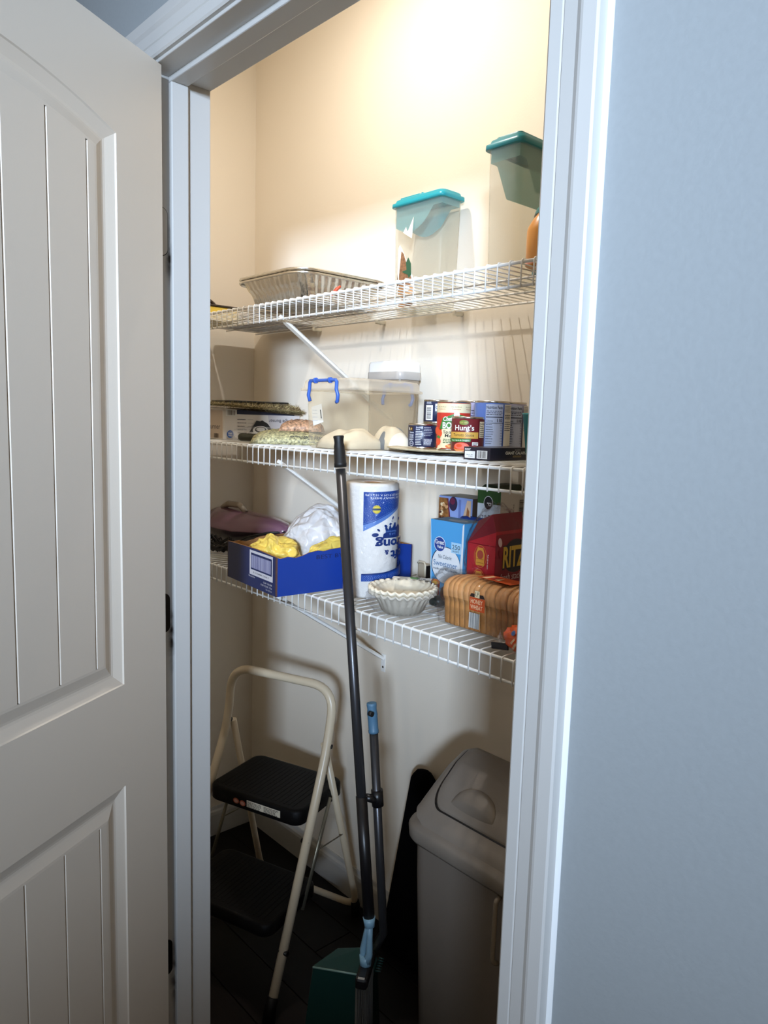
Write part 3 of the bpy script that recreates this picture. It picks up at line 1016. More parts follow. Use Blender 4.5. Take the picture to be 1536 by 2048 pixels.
# white-lidded canister behind the storage box
t = thing('lidded_canister', 'clear canister with a thick white lid behind the storage box', 'canister', (-1.431, 1.325, z2))
t.scale = (0.85, 0.95, 1)
def cr(x, z, r=0.022):
    return [(p[0], p[1], z) for p in rrect(-x, x, -x * 0.55, x * 0.55, r, 6)]
MB().loops([cr(0.070, 0.0006), cr(0.074, 0.004), cr(0.076, 0.172)], cap1=False).build('body', clear('canister_plastic', 'efe9dd', 'e2d8c6', 0.22, 0.2), t)
MB().loops([cr(0.0745, 0.158), cr(0.0750, 0.171)], cap0=False, cap1=False).build('gasket_band', M('brown_meal', '8f7a60', 0.7, var=0.1), t)
MB().loops([cr(0.078, 0.172), cr(0.0795, 0.173), cr(0.0795, 0.190), cr(0.0785, 0.192)], cap0=False, cap1=False).build('seal_ring', M('grey_seal', 'b9b2aa', 0.3), t)
MB().loops([cr(0.0775, 0.188), cr(0.078, 0.190), cr(0.077, 0.212), cr(0.073, 0.218), cr(0.060, 0.2195)]).build('lid', M('white_canister_lid', 'f6f3ee', 0.3), t)

# turntable, scalloped plate and the cans on it
PCX, PCY = -1.128, 1.225
t = thing('turntable', 'black round turntable under the scalloped plate of cans', 'turntable', (PCX, PCY, z2))
MB().lathe([(0.0001, 0.0004), (0.088, 0.0004), (0.092, 0.001), (0.108, 0.0016), (0.110, 0.0030), (0.108, 0.0042), (0.0001, 0.0042)], 64).build('disc', M('black_plastic', '111012', 0.35), t)
t = thing('plate', 'beige plate with a beaded scalloped edge holding the cans', 'plate', (PCX, PCY, z2 + 0.0044))
b = MB()
n = 144
def pr(r, z, s):
    return [((r + s * math.cos(k * 2 * PI / 3)) * math.cos(2 * PI * k / n), (r + s * math.cos(k * 2 * PI / 3)) * math.sin(2 * PI * k / n), z) for k in range(n)]
b.loops([pr(0.090, 0, 0), pr(0.100, 0.0008, 0), pr(0.142, 0.0055, 0.0012), pr(0.1435, 0.0078, 0.0012), pr(0.141, 0.0072, 0.001), pr(0.100, 0.0028, 0), pr(0.090, 0.0022, 0)])
b.build('dish', M('beige_glazed_plate', 'd8c8a2', 0.35), t)
zc = z2 + 0.0044 + 0.0024
tin = M('tin_rim', 'c9c1b4', 0.25, metal=1.0)
def can(name, label, x, y, z, R, h, body, a0, group='food cans on the scalloped plate'):
    t = thing(name, label, 'can', (x, y, z), group)
    MB().lathe([(0.0001, 0.0016), (R - 0.004, 0.0016), (R - 0.003, 0.0002), (R - 0.0006, 0.0002), (R - 0.0002, 0.002), (R - 0.0006, 0.0036), (R - 0.0006, h - 0.0036), (R + 0.0002, h - 0.002), (R - 0.0004, h - 0.0002), (R - 0.0026, h - 0.0002), (R - 0.0036, h - 0.003), (R - 0.010, h - 0.0036), (R - 0.012, h - 0.003), (0.0001, h - 0.003)], 48).build('tin', tin, t)
    MB().lathe([(R - 0.0003, 0.0045), (R, 0.0048), (R, h - 0.0048), (R - 0.0003, h - 0.0045)], 48).build('paper_label', body, t)
    return t, Print(cyl_map((0, 0, 0), R, a0), maxu=R * 0.14, step=0.00022)
CA = -math.radians(43)      # the side of a can that faces the doorway
nvy = M('navy_label', '1c2648', 0.35)
steel_txt = INK('pale_print', 'dfe3ee')
# three small sausage tins
def vienna(label, x, y, z, turn, front):
    t, p = can('sausage_can', label, x, y, z, 0.0335, 0.058, nvy, CA)
    if front:
        p.rect(-0.043, 0.040, -0.024, 0.051, INK('dark_brown', '3a2a22')).text('R', -0.037, 0.0425, 0.006, WHITE, bold=0.03)
        p.text('\u2605', -0.030, 0.0425, 0.006, INK('star_gold', 'd8b060'))
        for k, s_ in enumerate(('Vienna', 'Sausage', 'CHICKEN', 'BEEF')):
            p.text(s_, -0.0285, 0.0355 - 0.0055 * k, 0.0035, steel_txt, width=0.013, bold=0.01)
        p.oval(-0.027, 0.0115, 0.0058, 0.0058, steel_txt).oval(-0.027, 0.0115, 0.0048, 0.0048, nvy).text('GM', -0.027, 0.010, 0.003, steel_txt)
        p.rect(-0.016, 0.045, 0.0, 0.0525, nvy).text('Nutrition', -0.008, 0.0475, 0.0033, steel_txt, width=0.015, bold=0.01).text('Facts', -0.011, 0.0430, 0.0033, steel_txt, width=0.009, bold=0.01)
        p.lines(-0.016, 0.039, -0.001, 9, 0.0037, steel_txt, 0.0015, 1)
        p.lines(0.002, 0.049, 0.022, 6, 0.0037, steel_txt, 0.0008, 2)
        p.lines(0.002, 0.022, 0.022, 6, 0.0026, steel_txt, 0.0012, 3)
    else:
        p.lines(-0.032, 0.0515, -0.014, 3, 0.0022, steel_txt, 0.0011, 6)
        p.rect(-0.034, 0.008, -0.013, 0.0445, WHITE).bars(-0.030, 0.012, -0.017, 0.040, INK('barcode_black', '3a3636'), 20, seed=6, upright=False)
        p.poly([(-0.007, 0.030), (0.001, 0.030), (0.001, 0.048), (-0.007, 0.048)], steel_txt).oval(-0.003, 0.039, 0.0032, 0.0036, nvy).oval(-0.003, 0.039, 0.0015, 0.0018, steel_txt)
        p.poly([(0.010, 0.040), (0.013, 0.0505), (0.042, 0.0505), (0.040, 0.040)], steel_txt)
        p.poly([(0.0106, 0.0404), (0.0134, 0.0501), (0.042, 0.0501), (0.040, 0.0404)], nvy)
        p.text('ARMOUR', 0.0305, 0.0425, 0.0062, WHITE, width=0.034, bold=0.03)
        p.text('Vienna', 0.0275, 0.0310, 0.0072, WHITE, width=0.026, bold=0.02)
        p.text('SAUSAGE', 0.0295, 0.0250, 0.0035, WHITE, width=0.022)
        p.oval(0.024, 0.010, 0.014, 0.010, INK('sky_blue', '4f8fc4')).oval(0.026, 0.009, 0.010, 0.007, INK('sausage', 'd7b48c'))
    p.build('printed_label', t)
vienna('short navy can at the front left of the plate, smallest text facing out', -1.243, 1.247, zc, 0, True)
vienna('navy can standing on the plate under another navy can, mostly hidden', -1.296, 1.350, zc - 0.000, 0, False)
vienna('navy can with a barcode, topmost of the stacked pair by the wall', -1.296, 1.350, zc + 0.0585, 0, False)
# pasta can
red = M('red_label', 'c8382a', 0.35)
t, p = can('pasta_can', 'tall red and cream pasta can behind the small tomato sauce can', -1.150, 1.252, zc, 0.0378, 0.110, red, CA)
R = 0.0378
p.rect(-0.059, 0.084, 0.059, 0.1045, INK('pale_cream', 'efe0b8'))
for u, s_ in ((-0.032, 'No Artificial'), (0.003, 'No Artificial'), (0.036, 'No Artificial')):
    p.text(s_, u, 0.0955, 0.0028, INK('olive_text', '7d6a34'), width=0.022)
for u, s_ in ((-0.032, 'Colors'), (0.003, 'Preservatives'), (0.036, 'Flavors')):
    p.text(s_, u, 0.0905, 0.0028, INK('red_text', 'b0402c'), width=0.019)
p.poly([(-0.045, 0.0), (-0.028, 0.006), (-0.010, 0.006), (0.045, 0.006), (0.045, 0.056), (-0.028, 0.056), (-0.032, 0.030)], INK('pale_cream'))
p.poly([(-0.036, 0.047), (-0.028, 0.072), (0.0, 0.082), (0.030, 0.076), (0.045, 0.060), (0.040, 0.044), (0.0, 0.050)], INK('leaf_green2', '3c7f34'))
p.text('Chef', -0.016, 0.0660, 0.0095, WHITE, width=0.021, bold=0.02, slant=0.2)
p.text('BOYARDEE', 0.012, 0.0495, 0.0135, WHITE, width=0.078, bold=0.03)
p.oval(0.0035, 0.080, 0.0062, 0.0072, INK('hat_white', 'f0eee8')).rect(-0.001, 0.0635, 0.008, 0.078, INK('skin', 'd9a184'))
p.text('Spaghetti &', 0.004, 0.0385, 0.0068, INK('dark_ink', '2c2622'), width=0.056, bold=0.005)
p.text('Meatballs', 0.002, 0.0300, 0.0072, INK('dark_ink'), width=0.044, bold=0.005)
p.lines(-0.024, 0.0245, 0.012, 3, 0.0036, INK('green_text', '43643c'), 0.0018, 2)
for u, v in ((-0.037, 0.020), (-0.034, 0.038), (-0.042, 0.044)):
    p.oval(u, v, 0.0075, 0.0085, INK('tomato', 'e0522c'))
p.poly([(-0.042, 0.030), (-0.034, 0.026), (-0.030, 0.030), (-0.036, 0.034)], INK('leaf_green2'))
p.oval(0.006, 0.010, 0.024, 0.0068, INK('sauce_orange', 'd8703c')).oval(0.006, 0.0125, 0.018, 0.0055, INK('sauce_red', 'b84424'))
for k in range(7):
    p.oval(-0.010 + 0.005 * k, 0.0105 + 0.002 * (k % 2), 0.006, 0.0016, INK('noodle', 'e8b060'), rot=0.5 * (k % 3) - 0.4)
p.build('printed_label', t)
# tomato sauce can
t, p = can('tomato_sauce_can', 'small maroon tomato sauce can in front of the tall red pasta can', -1.051, 1.188, zc, 0.0335, 0.076, M('maroon_label', '6e1c26', 0.3), CA)
p.oval(-0.011, 0.0635, 0.010, 0.0052, INK('gold_green', '7f8a3c')).text('EST 1888', -0.011, 0.0622, 0.0024, INK('gold', 'e2c46a'), width=0.014)
p.text("Hunt's", -0.010, 0.0475, 0.0105, WHITE, width=0.042, bold=0.018)
p.rect(-0.052, 0.0310, 0.021, 0.0440, INK('mustard', 'd9a84a'))
p.text('Tomato Sauce', -0.012, 0.0350, 0.0062, INK('dark_ink'), width=0.046)
p.poly([(-0.052, 0.0235), (0.004, 0.0240), (0.005, 0.0300), (-0.052, 0.0300)], INK('leaf_green2'))
p.text('Basil, Garlic & Oregano', -0.018, 0.0255, 0.0029, WHITE, width=0.040)
p.rect(0.022, 0.006, 0.052, 0.071, INK('deep_maroon', '55121c'))
p.rect(0.023, 0.033, 0.041, 0.066, INK('beige_label', 'e0cfae'))
p.text('Nutrition', 0.032, 0.060, 0.0034, INK('dark_ink'), width=0.016, bold=0.02).text('Facts', 0.0285, 0.0552, 0.0034, INK('dark_ink'), width=0.009, bold=0.02)
p.lines(0.024, 0.0515, 0.040, 5, 0.0040, INK('dark_ink'), 0.0016, 2)
p.rect(0.007, 0.0165, 0.020, 0.0235, WHITE).lines(0.008, 0.0205, 0.020, 3, 0.0018, INK('dark_ink'), 0.001, 4)
p.oval(-0.014, 0.0125, 0.016, 0.0105, INK('tomato', 'd9432c')).oval(-0.016, 0.0155, 0.012, 0.0065, INK('tomato_light', 'e8705a')).oval(-0.018, 0.016, 0.006, 0.0032, INK('tomato', 'd9432c'))
p.poly([(-0.032, 0.010), (-0.024, 0.0055), (-0.004, 0.0055), (0.004, 0.010), (-0.004, 0.0075), (-0.024, 0.0075)], INK('spoon_wood', 'd9a45c'))
p.oval(0.012, 0.011, 0.008, 0.006, INK('magenta_fade', '9c3454'))
p.build('printed_label', t)
# blue fruit cans
def blue_can(label, x, y, hexc, turn):
    t, p = can('vegetable_can', label, x, y, zc, 0.0378, 0.111, M('label_' + hexc, hexc, 0.35), CA + turn)
    pale = INK('pale_label', 'c4cde6')
    ink = INK('deep_navy', '232a4a')
    p.rect(-0.018, 0.010, 0.020, 0.1035, pale)
    p.text('Nutrition Facts', 0.001, 0.094, 0.0065, ink, width=0.035, bold=0.02)
    p.lines(-0.016, 0.0885, 0.019, 3, 0.0036, ink, 0.0014, 1)
    p.rect(-0.017, 0.0755, 0.019, 0.0775, ink)
    p.text('Calories', -0.009, 0.067, 0.0038, ink, width=0.014).text('110', 0.012, 0.0665, 0.0068, ink, width=0.011, bold=0.02)
    p.lines(-0.016, 0.060, 0.0, 9, 0.0050, ink, 0.0013, 2)
    for k in range(8):
        p.text('%d%%' % (k * 2), 0.016, 0.0585 - 0.0056 * k, 0.0024, ink)
    p.rect(-0.017, 0.0635, 0.019, 0.0643, ink)
    p.rect(0.021, 0.006, 0.045, 0.1035, INK('cream_panel', 'dcd9d2'))
    p.lines(0.0225, 0.099, 0.043, 5, 0.0028, ink, 0.0009, 5)
    p.lines(0.0225, 0.080, 0.043, 3, 0.0034, BLACK, 0.0016, 6)
    p.lines(0.0225, 0.066, 0.043, 5, 0.0044, ink, 0.0015, 7)
    p.bars(0.032, 0.006, 0.044, 0.017, INK('barcode_brown', '4a3a30'), 14)
    p.build('printed_label', t)
blue_can('tall blue can with a large nutrition panel behind the black calamari box', -1.048, 1.262, '5a78c0', 0.0)
blue_can('tall pale can behind the blue one, only its right edge showing', -1.058, 1.334, 'a9a6c4', 0.15)
t, p = can('vegetable_can', 'tall can behind the red pasta can, only its rim showing', -1.160, 1.332, zc, 0.0378, 0.1135, M('label_a9a6c4'), CA)
p.lines(-0.02, 0.09, 0.02, 6, 0.006, INK('deep_navy'), 0.002, 9).build('printed_label', t)

# calamari box
t = thing('calamari_box', 'flat black calamari box at the front of the middle shelf', 'box', (-0.938, 1.145, z2))
MB().box(-0.033, 0.033, -0.055, 0.075, 0.0004, 0.0245, bev=0.0008).build('carton', M('plum_black_carton', '26212f', 0.3), t)
p = Print(plane_map((-0.033, -0.055, 0), (1, 0, 0), (0, 0, 1)))
p.rect(0.003, 0.003, 0.029, 0.0165, WHITE).text('BEST BY', 0.016, 0.0085, 0.0020, BLACK, width=0.016).text('2 2025', 0.018, 0.0055, 0.0018, BLACK, width=0.010)
p.rect(0.034, 0.003, 0.060, 0.0185, WHITE).bars(0.037, 0.0045, 0.058, 0.0175, INK('barcode_brown', '4a3a30'), 18, seed=8)
p.lines(0.004, 0.0205, 0.020, 2, 0.0022, WHITE, 0.0011, 8)
p.build('printed_end', t)
p = Print(plane_map((0.033, -0.055, 0), (0, 1, 0), (0, 0, 1)))
p.text('GIANT CALAMARI', 0.083, 0.0118, 0.0056, WHITE, width=0.075, bold=0.03)
p.text('PATAGONIA', 0.083, 0.0192, 0.0020, WHITE, width=0.018)
p.rect(0.068, 0.0060, 0.094, 0.0095, INK('dull_gold', '9a855a')).text('IN SAUCE', 0.081, 0.0068, 0.0018, BLACK, width=0.020)
p.build('printed_side', t)

t = thing('tumbler', 'teal tumbler at the right end of the middle shelf, cut off by the door frame', 'cup', (-0.850, 1.175, z2))
MB().lathe([(0.0001, 0.0006), (0.026, 0.0006), (0.028, 0.003), (0.0385, 0.088), (0.0395, 0.0885), (0.0395, 0.0915), (0.0365, 0.0915), (0.0265, 0.006), (0.0001, 0.006)], 40).build('cup', M('teal_tumbler', '2f8f92', 0.4), t)

# ================================================================== things on the lowest shelf
z3 = DK[3]
# corded floor appliance behind the blue carton
t = thing('hand_vacuum', 'purple hand vacuum with a black cord, at the left end of the lowest shelf', 'vacuum', (-1.96, 1.235, z3))
purple = M('plum_plastic', '7a5468', 0.18, coat=0.6)
b = MB()
st = [(-0.205, 0.040, 0.048), (-0.185, 0.066, 0.052), (-0.10, 0.078, 0.056), (0.0, 0.072, 0.053), (0.09, 0.058, 0.043), (0.155, 0.040, 0.030), (0.188, 0.022, 0.018), (0.196, 0.010, 0.009)]
rings = []
for x, ry, rz_ in st:
    rings.append([(x, ry * math.cos(a), 0.056 + 0.018 * max(0, x) / 0.2 + rz_ * (math.sin(a) if math.sin(a) > 0 else 0.85 * math.sin(a))) for a in [2 * PI * k / 32 for k in range(32)]])
b.loops(rings)
b.build('housing', purple, t)
b = MB()
rings = []
for x, ry, rz_ in st[:-1]:
    rings.append([(x, (ry + 0.0012) * math.cos(a), 0.054 + 0.018 * max(0, x) / 0.2 + (rz_ * 0.86 + 0.001) * math.sin(a)) for a in [PI + PI * k / 16 for k in range(17)]])
b.loops(rings, closed=False, cap0=False, cap1=False)
b.build('lower_shell', M('dark_plum_plastic', '2a1c26', 0.3), t)
b = MB()
b.tube([(-0.16, -0.01, 0.108), (-0.12, -0.012, 0.124), (-0.05, -0.012, 0.126), (-0.02, -0.01, 0.106)], [0.008, 0.010, 0.010, 0.008], 10)
b.build('carry_handle', M('beige_grey_plastic', '8f8272', 0.4), t)
b = MB()
pts = []
for k in range(150):
    a = k * 0.42
    pts.append((-0.015 + 0.075 * math.cos(a) + 0.012 * math.sin(k * 0.7), -0.118 + 0.034 * math.sin(a), 0.006 + 0.042 * ((k * 0.618) % 1.0) * (0.6 + 0.4 * math.sin(a * 0.5))))
b.tube(pts, 0.0032, 6)
b.tube([(0.05, -0.108, 0.02), (0.10, -0.080, 0.052), (0.16, -0.045, 0.070), (0.195, -0.01, 0.074)], 0.003, 6)
b.build('power_cord', M('black_rubber', '131212', 0.5), t)

# blue carton tray
t = thing('blue_carton', 'open blue cardboard tray with a barcode label, holding the plastic bags', 'box', (-1.376, 0.931, z3), None, -math.radians(5.8))
W_, D_, hz = 0.257, 0.390, 0.091
blue_c = M('blue_printed_card', '1c3f98', 0.42)
navy_c = M('navy_printed_card', '22305f', 0.45)
th_ = 0.0035
def card(pts2, frame, outer, name):
    """flat card wall: outline pts2 in (u, z); frame maps (u, z, depth)"""
    b = MB()
    a = [frame(u, z, 0) for u, z in pts2]
    c = [frame(u, z, th_) for u, z in pts2]
    b.bm.faces.new([b.bm.verts.new(p) for p in a]).material_index = 0
    b.bm.faces.new([b.bm.verts.new(p) for p in reversed(c)]).material_index = 1
    n = len(a)
    for i in range(n):
        j = (i + 1) % n
        b.poly([a[j], a[i], c[i], c[j]], mi=1)
    return b.build(name, [outer, kraft], t)
card([(-W_, 0), (0, 0), (0, hz)] + [(-0.03, hz + 0.001), (-0.10, hz + 0.0035), (-W_ + 0.02, hz + 0.001), (-W_, hz)], lambda u, z, d: (u, d, z), navy_c, 'front_panel')
card([(-W_, 0), (0, 0), (0, hz), (-W_, hz)], lambda u, z, d: (u, D_ - d, z), navy_c, 'back_panel')
wav = [(0, hz), (0.010, hz - 0.004), (0.03, hz - 0.001), (0.050, hz - 0.005), (0.070, hz - 0.001), (0.085, hz + 0.004), (0.110, hz + 0.007), (0.125, hz + 0.004), (0.14, hz + 0.007), (0.20, hz + 0.011), (0.30, hz + 0.012), (D_, hz)]
card([(D_, 0), (0, 0)] + wav, lambda u, z, d: (-d, u, z), blue_c, 'side_panel')
card([(D_, 0), (0, 0)] + wav, lambda u, z, d: (-W_ + d, u, z), navy_c, 'side_panel')
MB().box(-W_ + th_, -th_, th_, D_ - th_, 0, 0.003).build('base_panel', kraft, t)
p = Print(plane_map((-W_, 0, 0), (1, 0, 0), (0, 0, 1)))
pale = INK('pale_grey', 'dedbe0')
p.rect(0.124, 0.030, 0.241, 0.089, pale).rect(0.131, 0.043, 0.237, 0.083, navy_c).rect(0.134, 0.047, 0.232, 0.078, INK('lilac_grey', 'c9c8dc')).bars(0.134, 0.047, 0.232, 0.078, INK('barcode_violet', '5a5a90'), 42, seed=4)
p.text('0 12 34000 12345 7', 0.185, 0.0355, 0.0036, INK('charcoal', '3c3a44'), width=0.080)
p.text('Snacks', 0.138, 0.0245, 0.0045, pale, width=0.032)
p.text('CAP: 30/308', 0.219, 0.0210, 0.0040, pale, width=0.042).text('ITEM CODE: 1736', 0.213, 0.0140, 0.0040, pale, width=0.055).text('16-1.42 oz', 0.226, 0.0070, 0.0040, pale, width=0.028)
p.build('barcode_label', t)
p = Print(plane_map((0, 0, 0), (0, 1, 0), (0, 0, 1)))
p.text('BEST BY: OCT', 0.170, 0.0780, 0.0095, INK('faded_black', '1b2350'), width=0.130)
p.text('M', 0.235, 0.006, 0.020, WHITE, width=0.020, slant=0.25, bold=0.01)
p.build('lettering', t)

wbag = clear('white_bag_plastic', 'efeeee', 'f0eef0', 0.80, 0.3, 0.5, crinkle=0.8)
ybag = clear('yellow_bag_plastic', 'fdecb0', 'fbdc6a', 0.84, 0.28, 0.5, crinkle=0.8)
t = thing('white_plastic_bag', 'bunched white plastic bag sticking up out of the blue carton', 'bag', (-1.522, 1.166, z3 + 0.004))
b = blob((0, 0, 0.080), (0.084, 0.090, 0.092), 0.15, 1.15, 11, 5, ridge=True, floor=0.001)
b.build('bag', wbag, t)
t = thing('yellow_plastic_bag', 'crumpled yellow bag at the front left of the blue carton', 'bag', (-1.500, 1.008, z3 + 0.004), 'yellow bags in the blue carton')
blob((0, 0, 0.062), (0.074, 0.054, 0.050), 0.22, 1.15, 3, 5, ridge=True, floor=0.001).build('bag', ybag, t)
t = thing('yellow_plastic_bag', 'flatter yellow bag in the blue carton beside the paper towel roll', 'bag', (-1.412, 1.135, z3 + 0.004), 'yellow bags in the blue carton')
blob((0, 0, 0.066), (0.036, 0.080, 0.044), 0.2, 1.2, 5, 5, ridge=True, floor=0.001).build('bag', ybag, t)

# paper towel roll, wrapped and upside down
tx, ty, R, hz = -1.287, 1.133, 0.0625, 0.263
t = thing('paper_towel_roll', 'wrapped white paper towel roll standing upside down beside the blue carton', 'paper towels', (tx, ty, z3))
MB().lathe([(0.021, hz - 0.004), (0.022, hz - 0.001), (R - 0.004, hz - 0.0005), (R - 0.0008, hz - 0.003), (R, hz - 0.008), (R, 0.006), (R - 0.003, 0.001), (0.022, 0.0006), (0.021, 0.003)], 72).build('roll', M('quilted_paper', 'efe9e2', 0.85, bump=0.6, scale=70), t)
MB().lathe([(0.021, hz - 0.002), (0.021, 0.002), (0.0195, 0.002), (0.0195, hz - 0.002), (0.021, hz - 0.002)], 32).build('core', kraft, t)
a0 = math.atan2(-ty, -tx)
p = Print(cyl_map((0, 0, 0), R, a0), maxu=0.006, step=0.0003)
rb, nb, lb = INK('towel_blue', '1c4596', 0.3), INK('towel_navy', '17316e', 0.3), INK('towel_light', '5e83c4', 0.3)
E2 = 0.115
p.poly([(-0.0185, 0.2440), (E2, 0.2480), (E2, 0.2200), (0.06, 0.1960), (0.03, 0.1800), (0.005, 0.1670), (-0.0175, 0.1550)], lb)
p.poly([(-0.0185, 0.2440), (E2, 0.2480), (E2, 0.2240), (0.06, 0.2030), (0.03, 0.1890), (0.005, 0.1770), (-0.0180, 0.1690)], rb)
p.poly([(-0.0180, 0.1722), (0.005, 0.1803), (0.03, 0.1922), (0.06, 0.2062), (0.06, 0.2054), (0.03, 0.1914), (0.005, 0.1795), (-0.0180, 0.1714)], INK('towel_light'))
mi_c = INK('dot_white', 'b9cbe8', 0.4)
for cx_, cy_ in ((0.012, 0.232), (0.050, 0.236), (-0.012, 0.190), (0.036, 0.214), (0.085, 0.232)):
    for rr_ in (0.006, 0.011, 0.016, 0.021):
        for k in range(int(rr_ * 2600 / 2)):
            a = 2 * PI * k / int(rr_ * 2600 / 2)
            u, v = cx_ + rr_ * math.cos(a), cy_ + rr_ * math.sin(a) * 0.8
            if u > -0.017 and u < 0.095 and v < 0.2425 and v > 0.176 + max(0, u + 0.01) * 0.42:
                i_ = p._mi(mi_c)
                p._tri(((u - 0.0005, v - 0.0005), (u + 0.0006, v), (u, v + 0.0007)), i_)
p.lift += p.step
p.text('1 ROLL 100 TWO-PLY SHEETS', 0.050, 0.2330, 0.0042, WHITE, rot=PI, width=0.105)
p.text('11 IN X 6 IN (27.9 CM X 15.2 CM)', 0.045, 0.2395, 0.0042, WHITE, rot=PI, width=0.118)
p.oval(0.0115, 0.2055, 0.0095, 0.0095, INK('badge_yellow', 'd9c23c')).oval(0.0115, 0.2055, 0.0082, 0.0082, INK('badge_dark', '2c3a50')).oval(0.0115, 0.2055, 0.0078, 0.0078, INK('badge_yellow')).rect(0.002, 0.2030, 0.021, 0.2080, INK('badge_dark'))
p.text('GUARANTEE', 0.0115, 0.2042, 0.0024, INK('badge_yellow'), rot=PI, width=0.017)
# splash
p.poly([(0.026, 0.140), (0.028, 0.150), (0.034, 0.1535), (0.031, 0.164), (0.035, 0.1665), (0.040, 0.1590), (0.043, 0.168), (0.046, 0.170), (0.049, 0.1620), (0.054, 0.166), (0.058, 0.1745), (0.063, 0.174), (0.064, 0.163), (0.075, 0.170), (0.090, 0.160), (0.092, 0.140)], nb)
for u, v, a, c, r_ in ((0.0095, 0.1480, 0.0075, 0.0045, 0.1), (0.0165, 0.1590, 0.0040, 0.0022, -0.7), (0.0330, 0.1675, 0.0042, 0.0030, -0.6), (0.0445, 0.1720, 0.0034, 0.0026, 0.3), (0.0510, 0.1855, 0.0042, 0.0020, 1.2), (0.0480, 0.1785, 0.0015, 0.0010, 0), (0.072, 0.182, 0.004, 0.003, 1)):
    p.oval(u, v, a, c, nb, rot=r_)
p.text('Soft &', 0.050, 0.1515, 0.0048, INK('towel_light'), rot=PI, width=0.019).text('Absorbent!', 0.047, 0.1575, 0.0048, INK('towel_light'), rot=PI, width=0.032)
p.text('Strong', 0.0585, 0.1370, 0.0200, nb, rot=PI, width=0.098, bold=0.035)
p.text('Soft', 0.077, 0.1105, 0.0185, nb, rot=PI, width=0.064, bold=0.035)
p.text('&', 0.0345, 0.1135, 0.0105, nb, rot=PI, bold=0.035)
p.poly([(-0.0175, 0.0415), (E2, 0.0520), (E2, 0.0780), (0.07, 0.0700), (0.03, 0.0630), (-0.0175, 0.0590)], nb)
p.poly([(-0.0175, 0.0415), (E2, 0.0520), (E2, 0.0740), (0.07, 0.0660), (0.03, 0.0595), (-0.0175, 0.0558)], rb)
for cx_ in (-0.006, 0.022, 0.052, 0.08):
    for rr_ in (0.004, 0.008, 0.012):
        for k in range(int(rr_ * 1500)):
            a = 2 * PI * k / int(rr_ * 1500)
            u, v = cx_ + rr_ * math.cos(a), 0.0495 + 0.08 * (cx_ + 0.01) + rr_ * math.sin(a) * 0.6
            if -0.017 < u < 0.1 and 0.0428 + 0.08 * (u + 0.0175) < v < 0.0548 + 0.09 * max(0, u):
                p._tri(((u - 0.0005, v - 0.0005), (u + 0.0006, v), (u, v + 0.0007)), p._mi(mi_c))
p.build('printed_wrap', t)
MB().lathe([(0.026, hz - 0.001), (R - 0.003, hz + 0.0022), (R + 0.0016, hz - 0.003), (R + 0.0024, hz - 0.010), (R + 0.0026, 0.14), (R + 0.0020, 0.006), (R - 0.003, 0.0002)], 72).build('clear_wrap', film('towel_wrap_film', 0.02), t)

# pie shells in a bag
t = thing('pie_shells', 'stack of pale fluted pie shells in a clear bag on the lowest shelf', 'pie shells', (-1.112, 1.074, z3))
dough = M('pale_dough', 'f6ead2', 0.6, bump=0.2, scale=60)
n = 180
def pie_ring(r, z, s, ph=0.0, zw=0.0):
    return [((r + s * math.sin(26 * 2 * PI * k / n + ph)) * math.cos(2 * PI * k / n), (r + s * math.sin(26 * 2 * PI * k / n + ph)) * math.sin(2 * PI * k / n), z + zw * math.cos(26 * 2 * PI * k / n + ph)) for k in range(n)]
for j, (dz, sc_) in enumerate(((0.0006, 1.0), (0.0095, 1.015))):
    b = MB()
    R0 = 0.066 * sc_
    b.loops([pie_ring(0.030, dz, 0), pie_ring(0.040, dz + 0.001, 0.0006), pie_ring(0.060 * sc_, dz + 0.036, 0.0012), pie_ring(R0 + 0.002, dz + 0.042, 0.0022, 0, 0.002), pie_ring(R0 + 0.0055, dz + 0.0435, 0.0026, 0, 0.0026), pie_ring(R0 + 0.0055, dz + 0.047, 0.0022, 0.5, 0.0026), pie_ring(R0 + 0.001, dz + 0.0485, 0.0018, 0.8, 0.002), pie_ring(R0 - 0.003, dz + 0.046, 0.001), pie_ring(0.061 * sc_, dz + 0.0425, 0.0006), pie_ring(0.046, dz + 0.024 * j + 0.007, 0), pie_ring(0.012, dz + 0.024 * j + 0.005, 0)])
    b.build('pie_shell', dough if j else M('tin_grey_shell', 'd5ccbc', 0.5, bump=0.2, scale=60), t)
b = blob((0.004, 0.006, 0.030), (0.084, 0.084, 0.037), 0.10, 2.6, 21, 5, ridge=True, floor=0.0004)
b.build('bag_film', film('pie_bag_film', 0.03), t)
p = Print(plane_map((0, 0.0, 0.0655), (0.8, 0.6, 0), (-0.6, 0.8, 0.0)), step=0.0003)
p.rect(-0.030, 0.030, 0.055, 0.052, INK('label_cream', 'efeadf'))
p.poly([(0.006, 0.052), (0.010, 0.038), (0.024, 0.032), (0.030, 0.045), (0.022, 0.052)], INK('label_green', '4f9a44'))
p.text('pie', 0.034, 0.034, 0.010, BLACK, width=0.018, bold=0.02)
for v in (0.034, 0.040, 0.046):
    p.rect(-0.014, v, 0.003, v + 0.0018, BLACK)
p.build('bag_label', t)

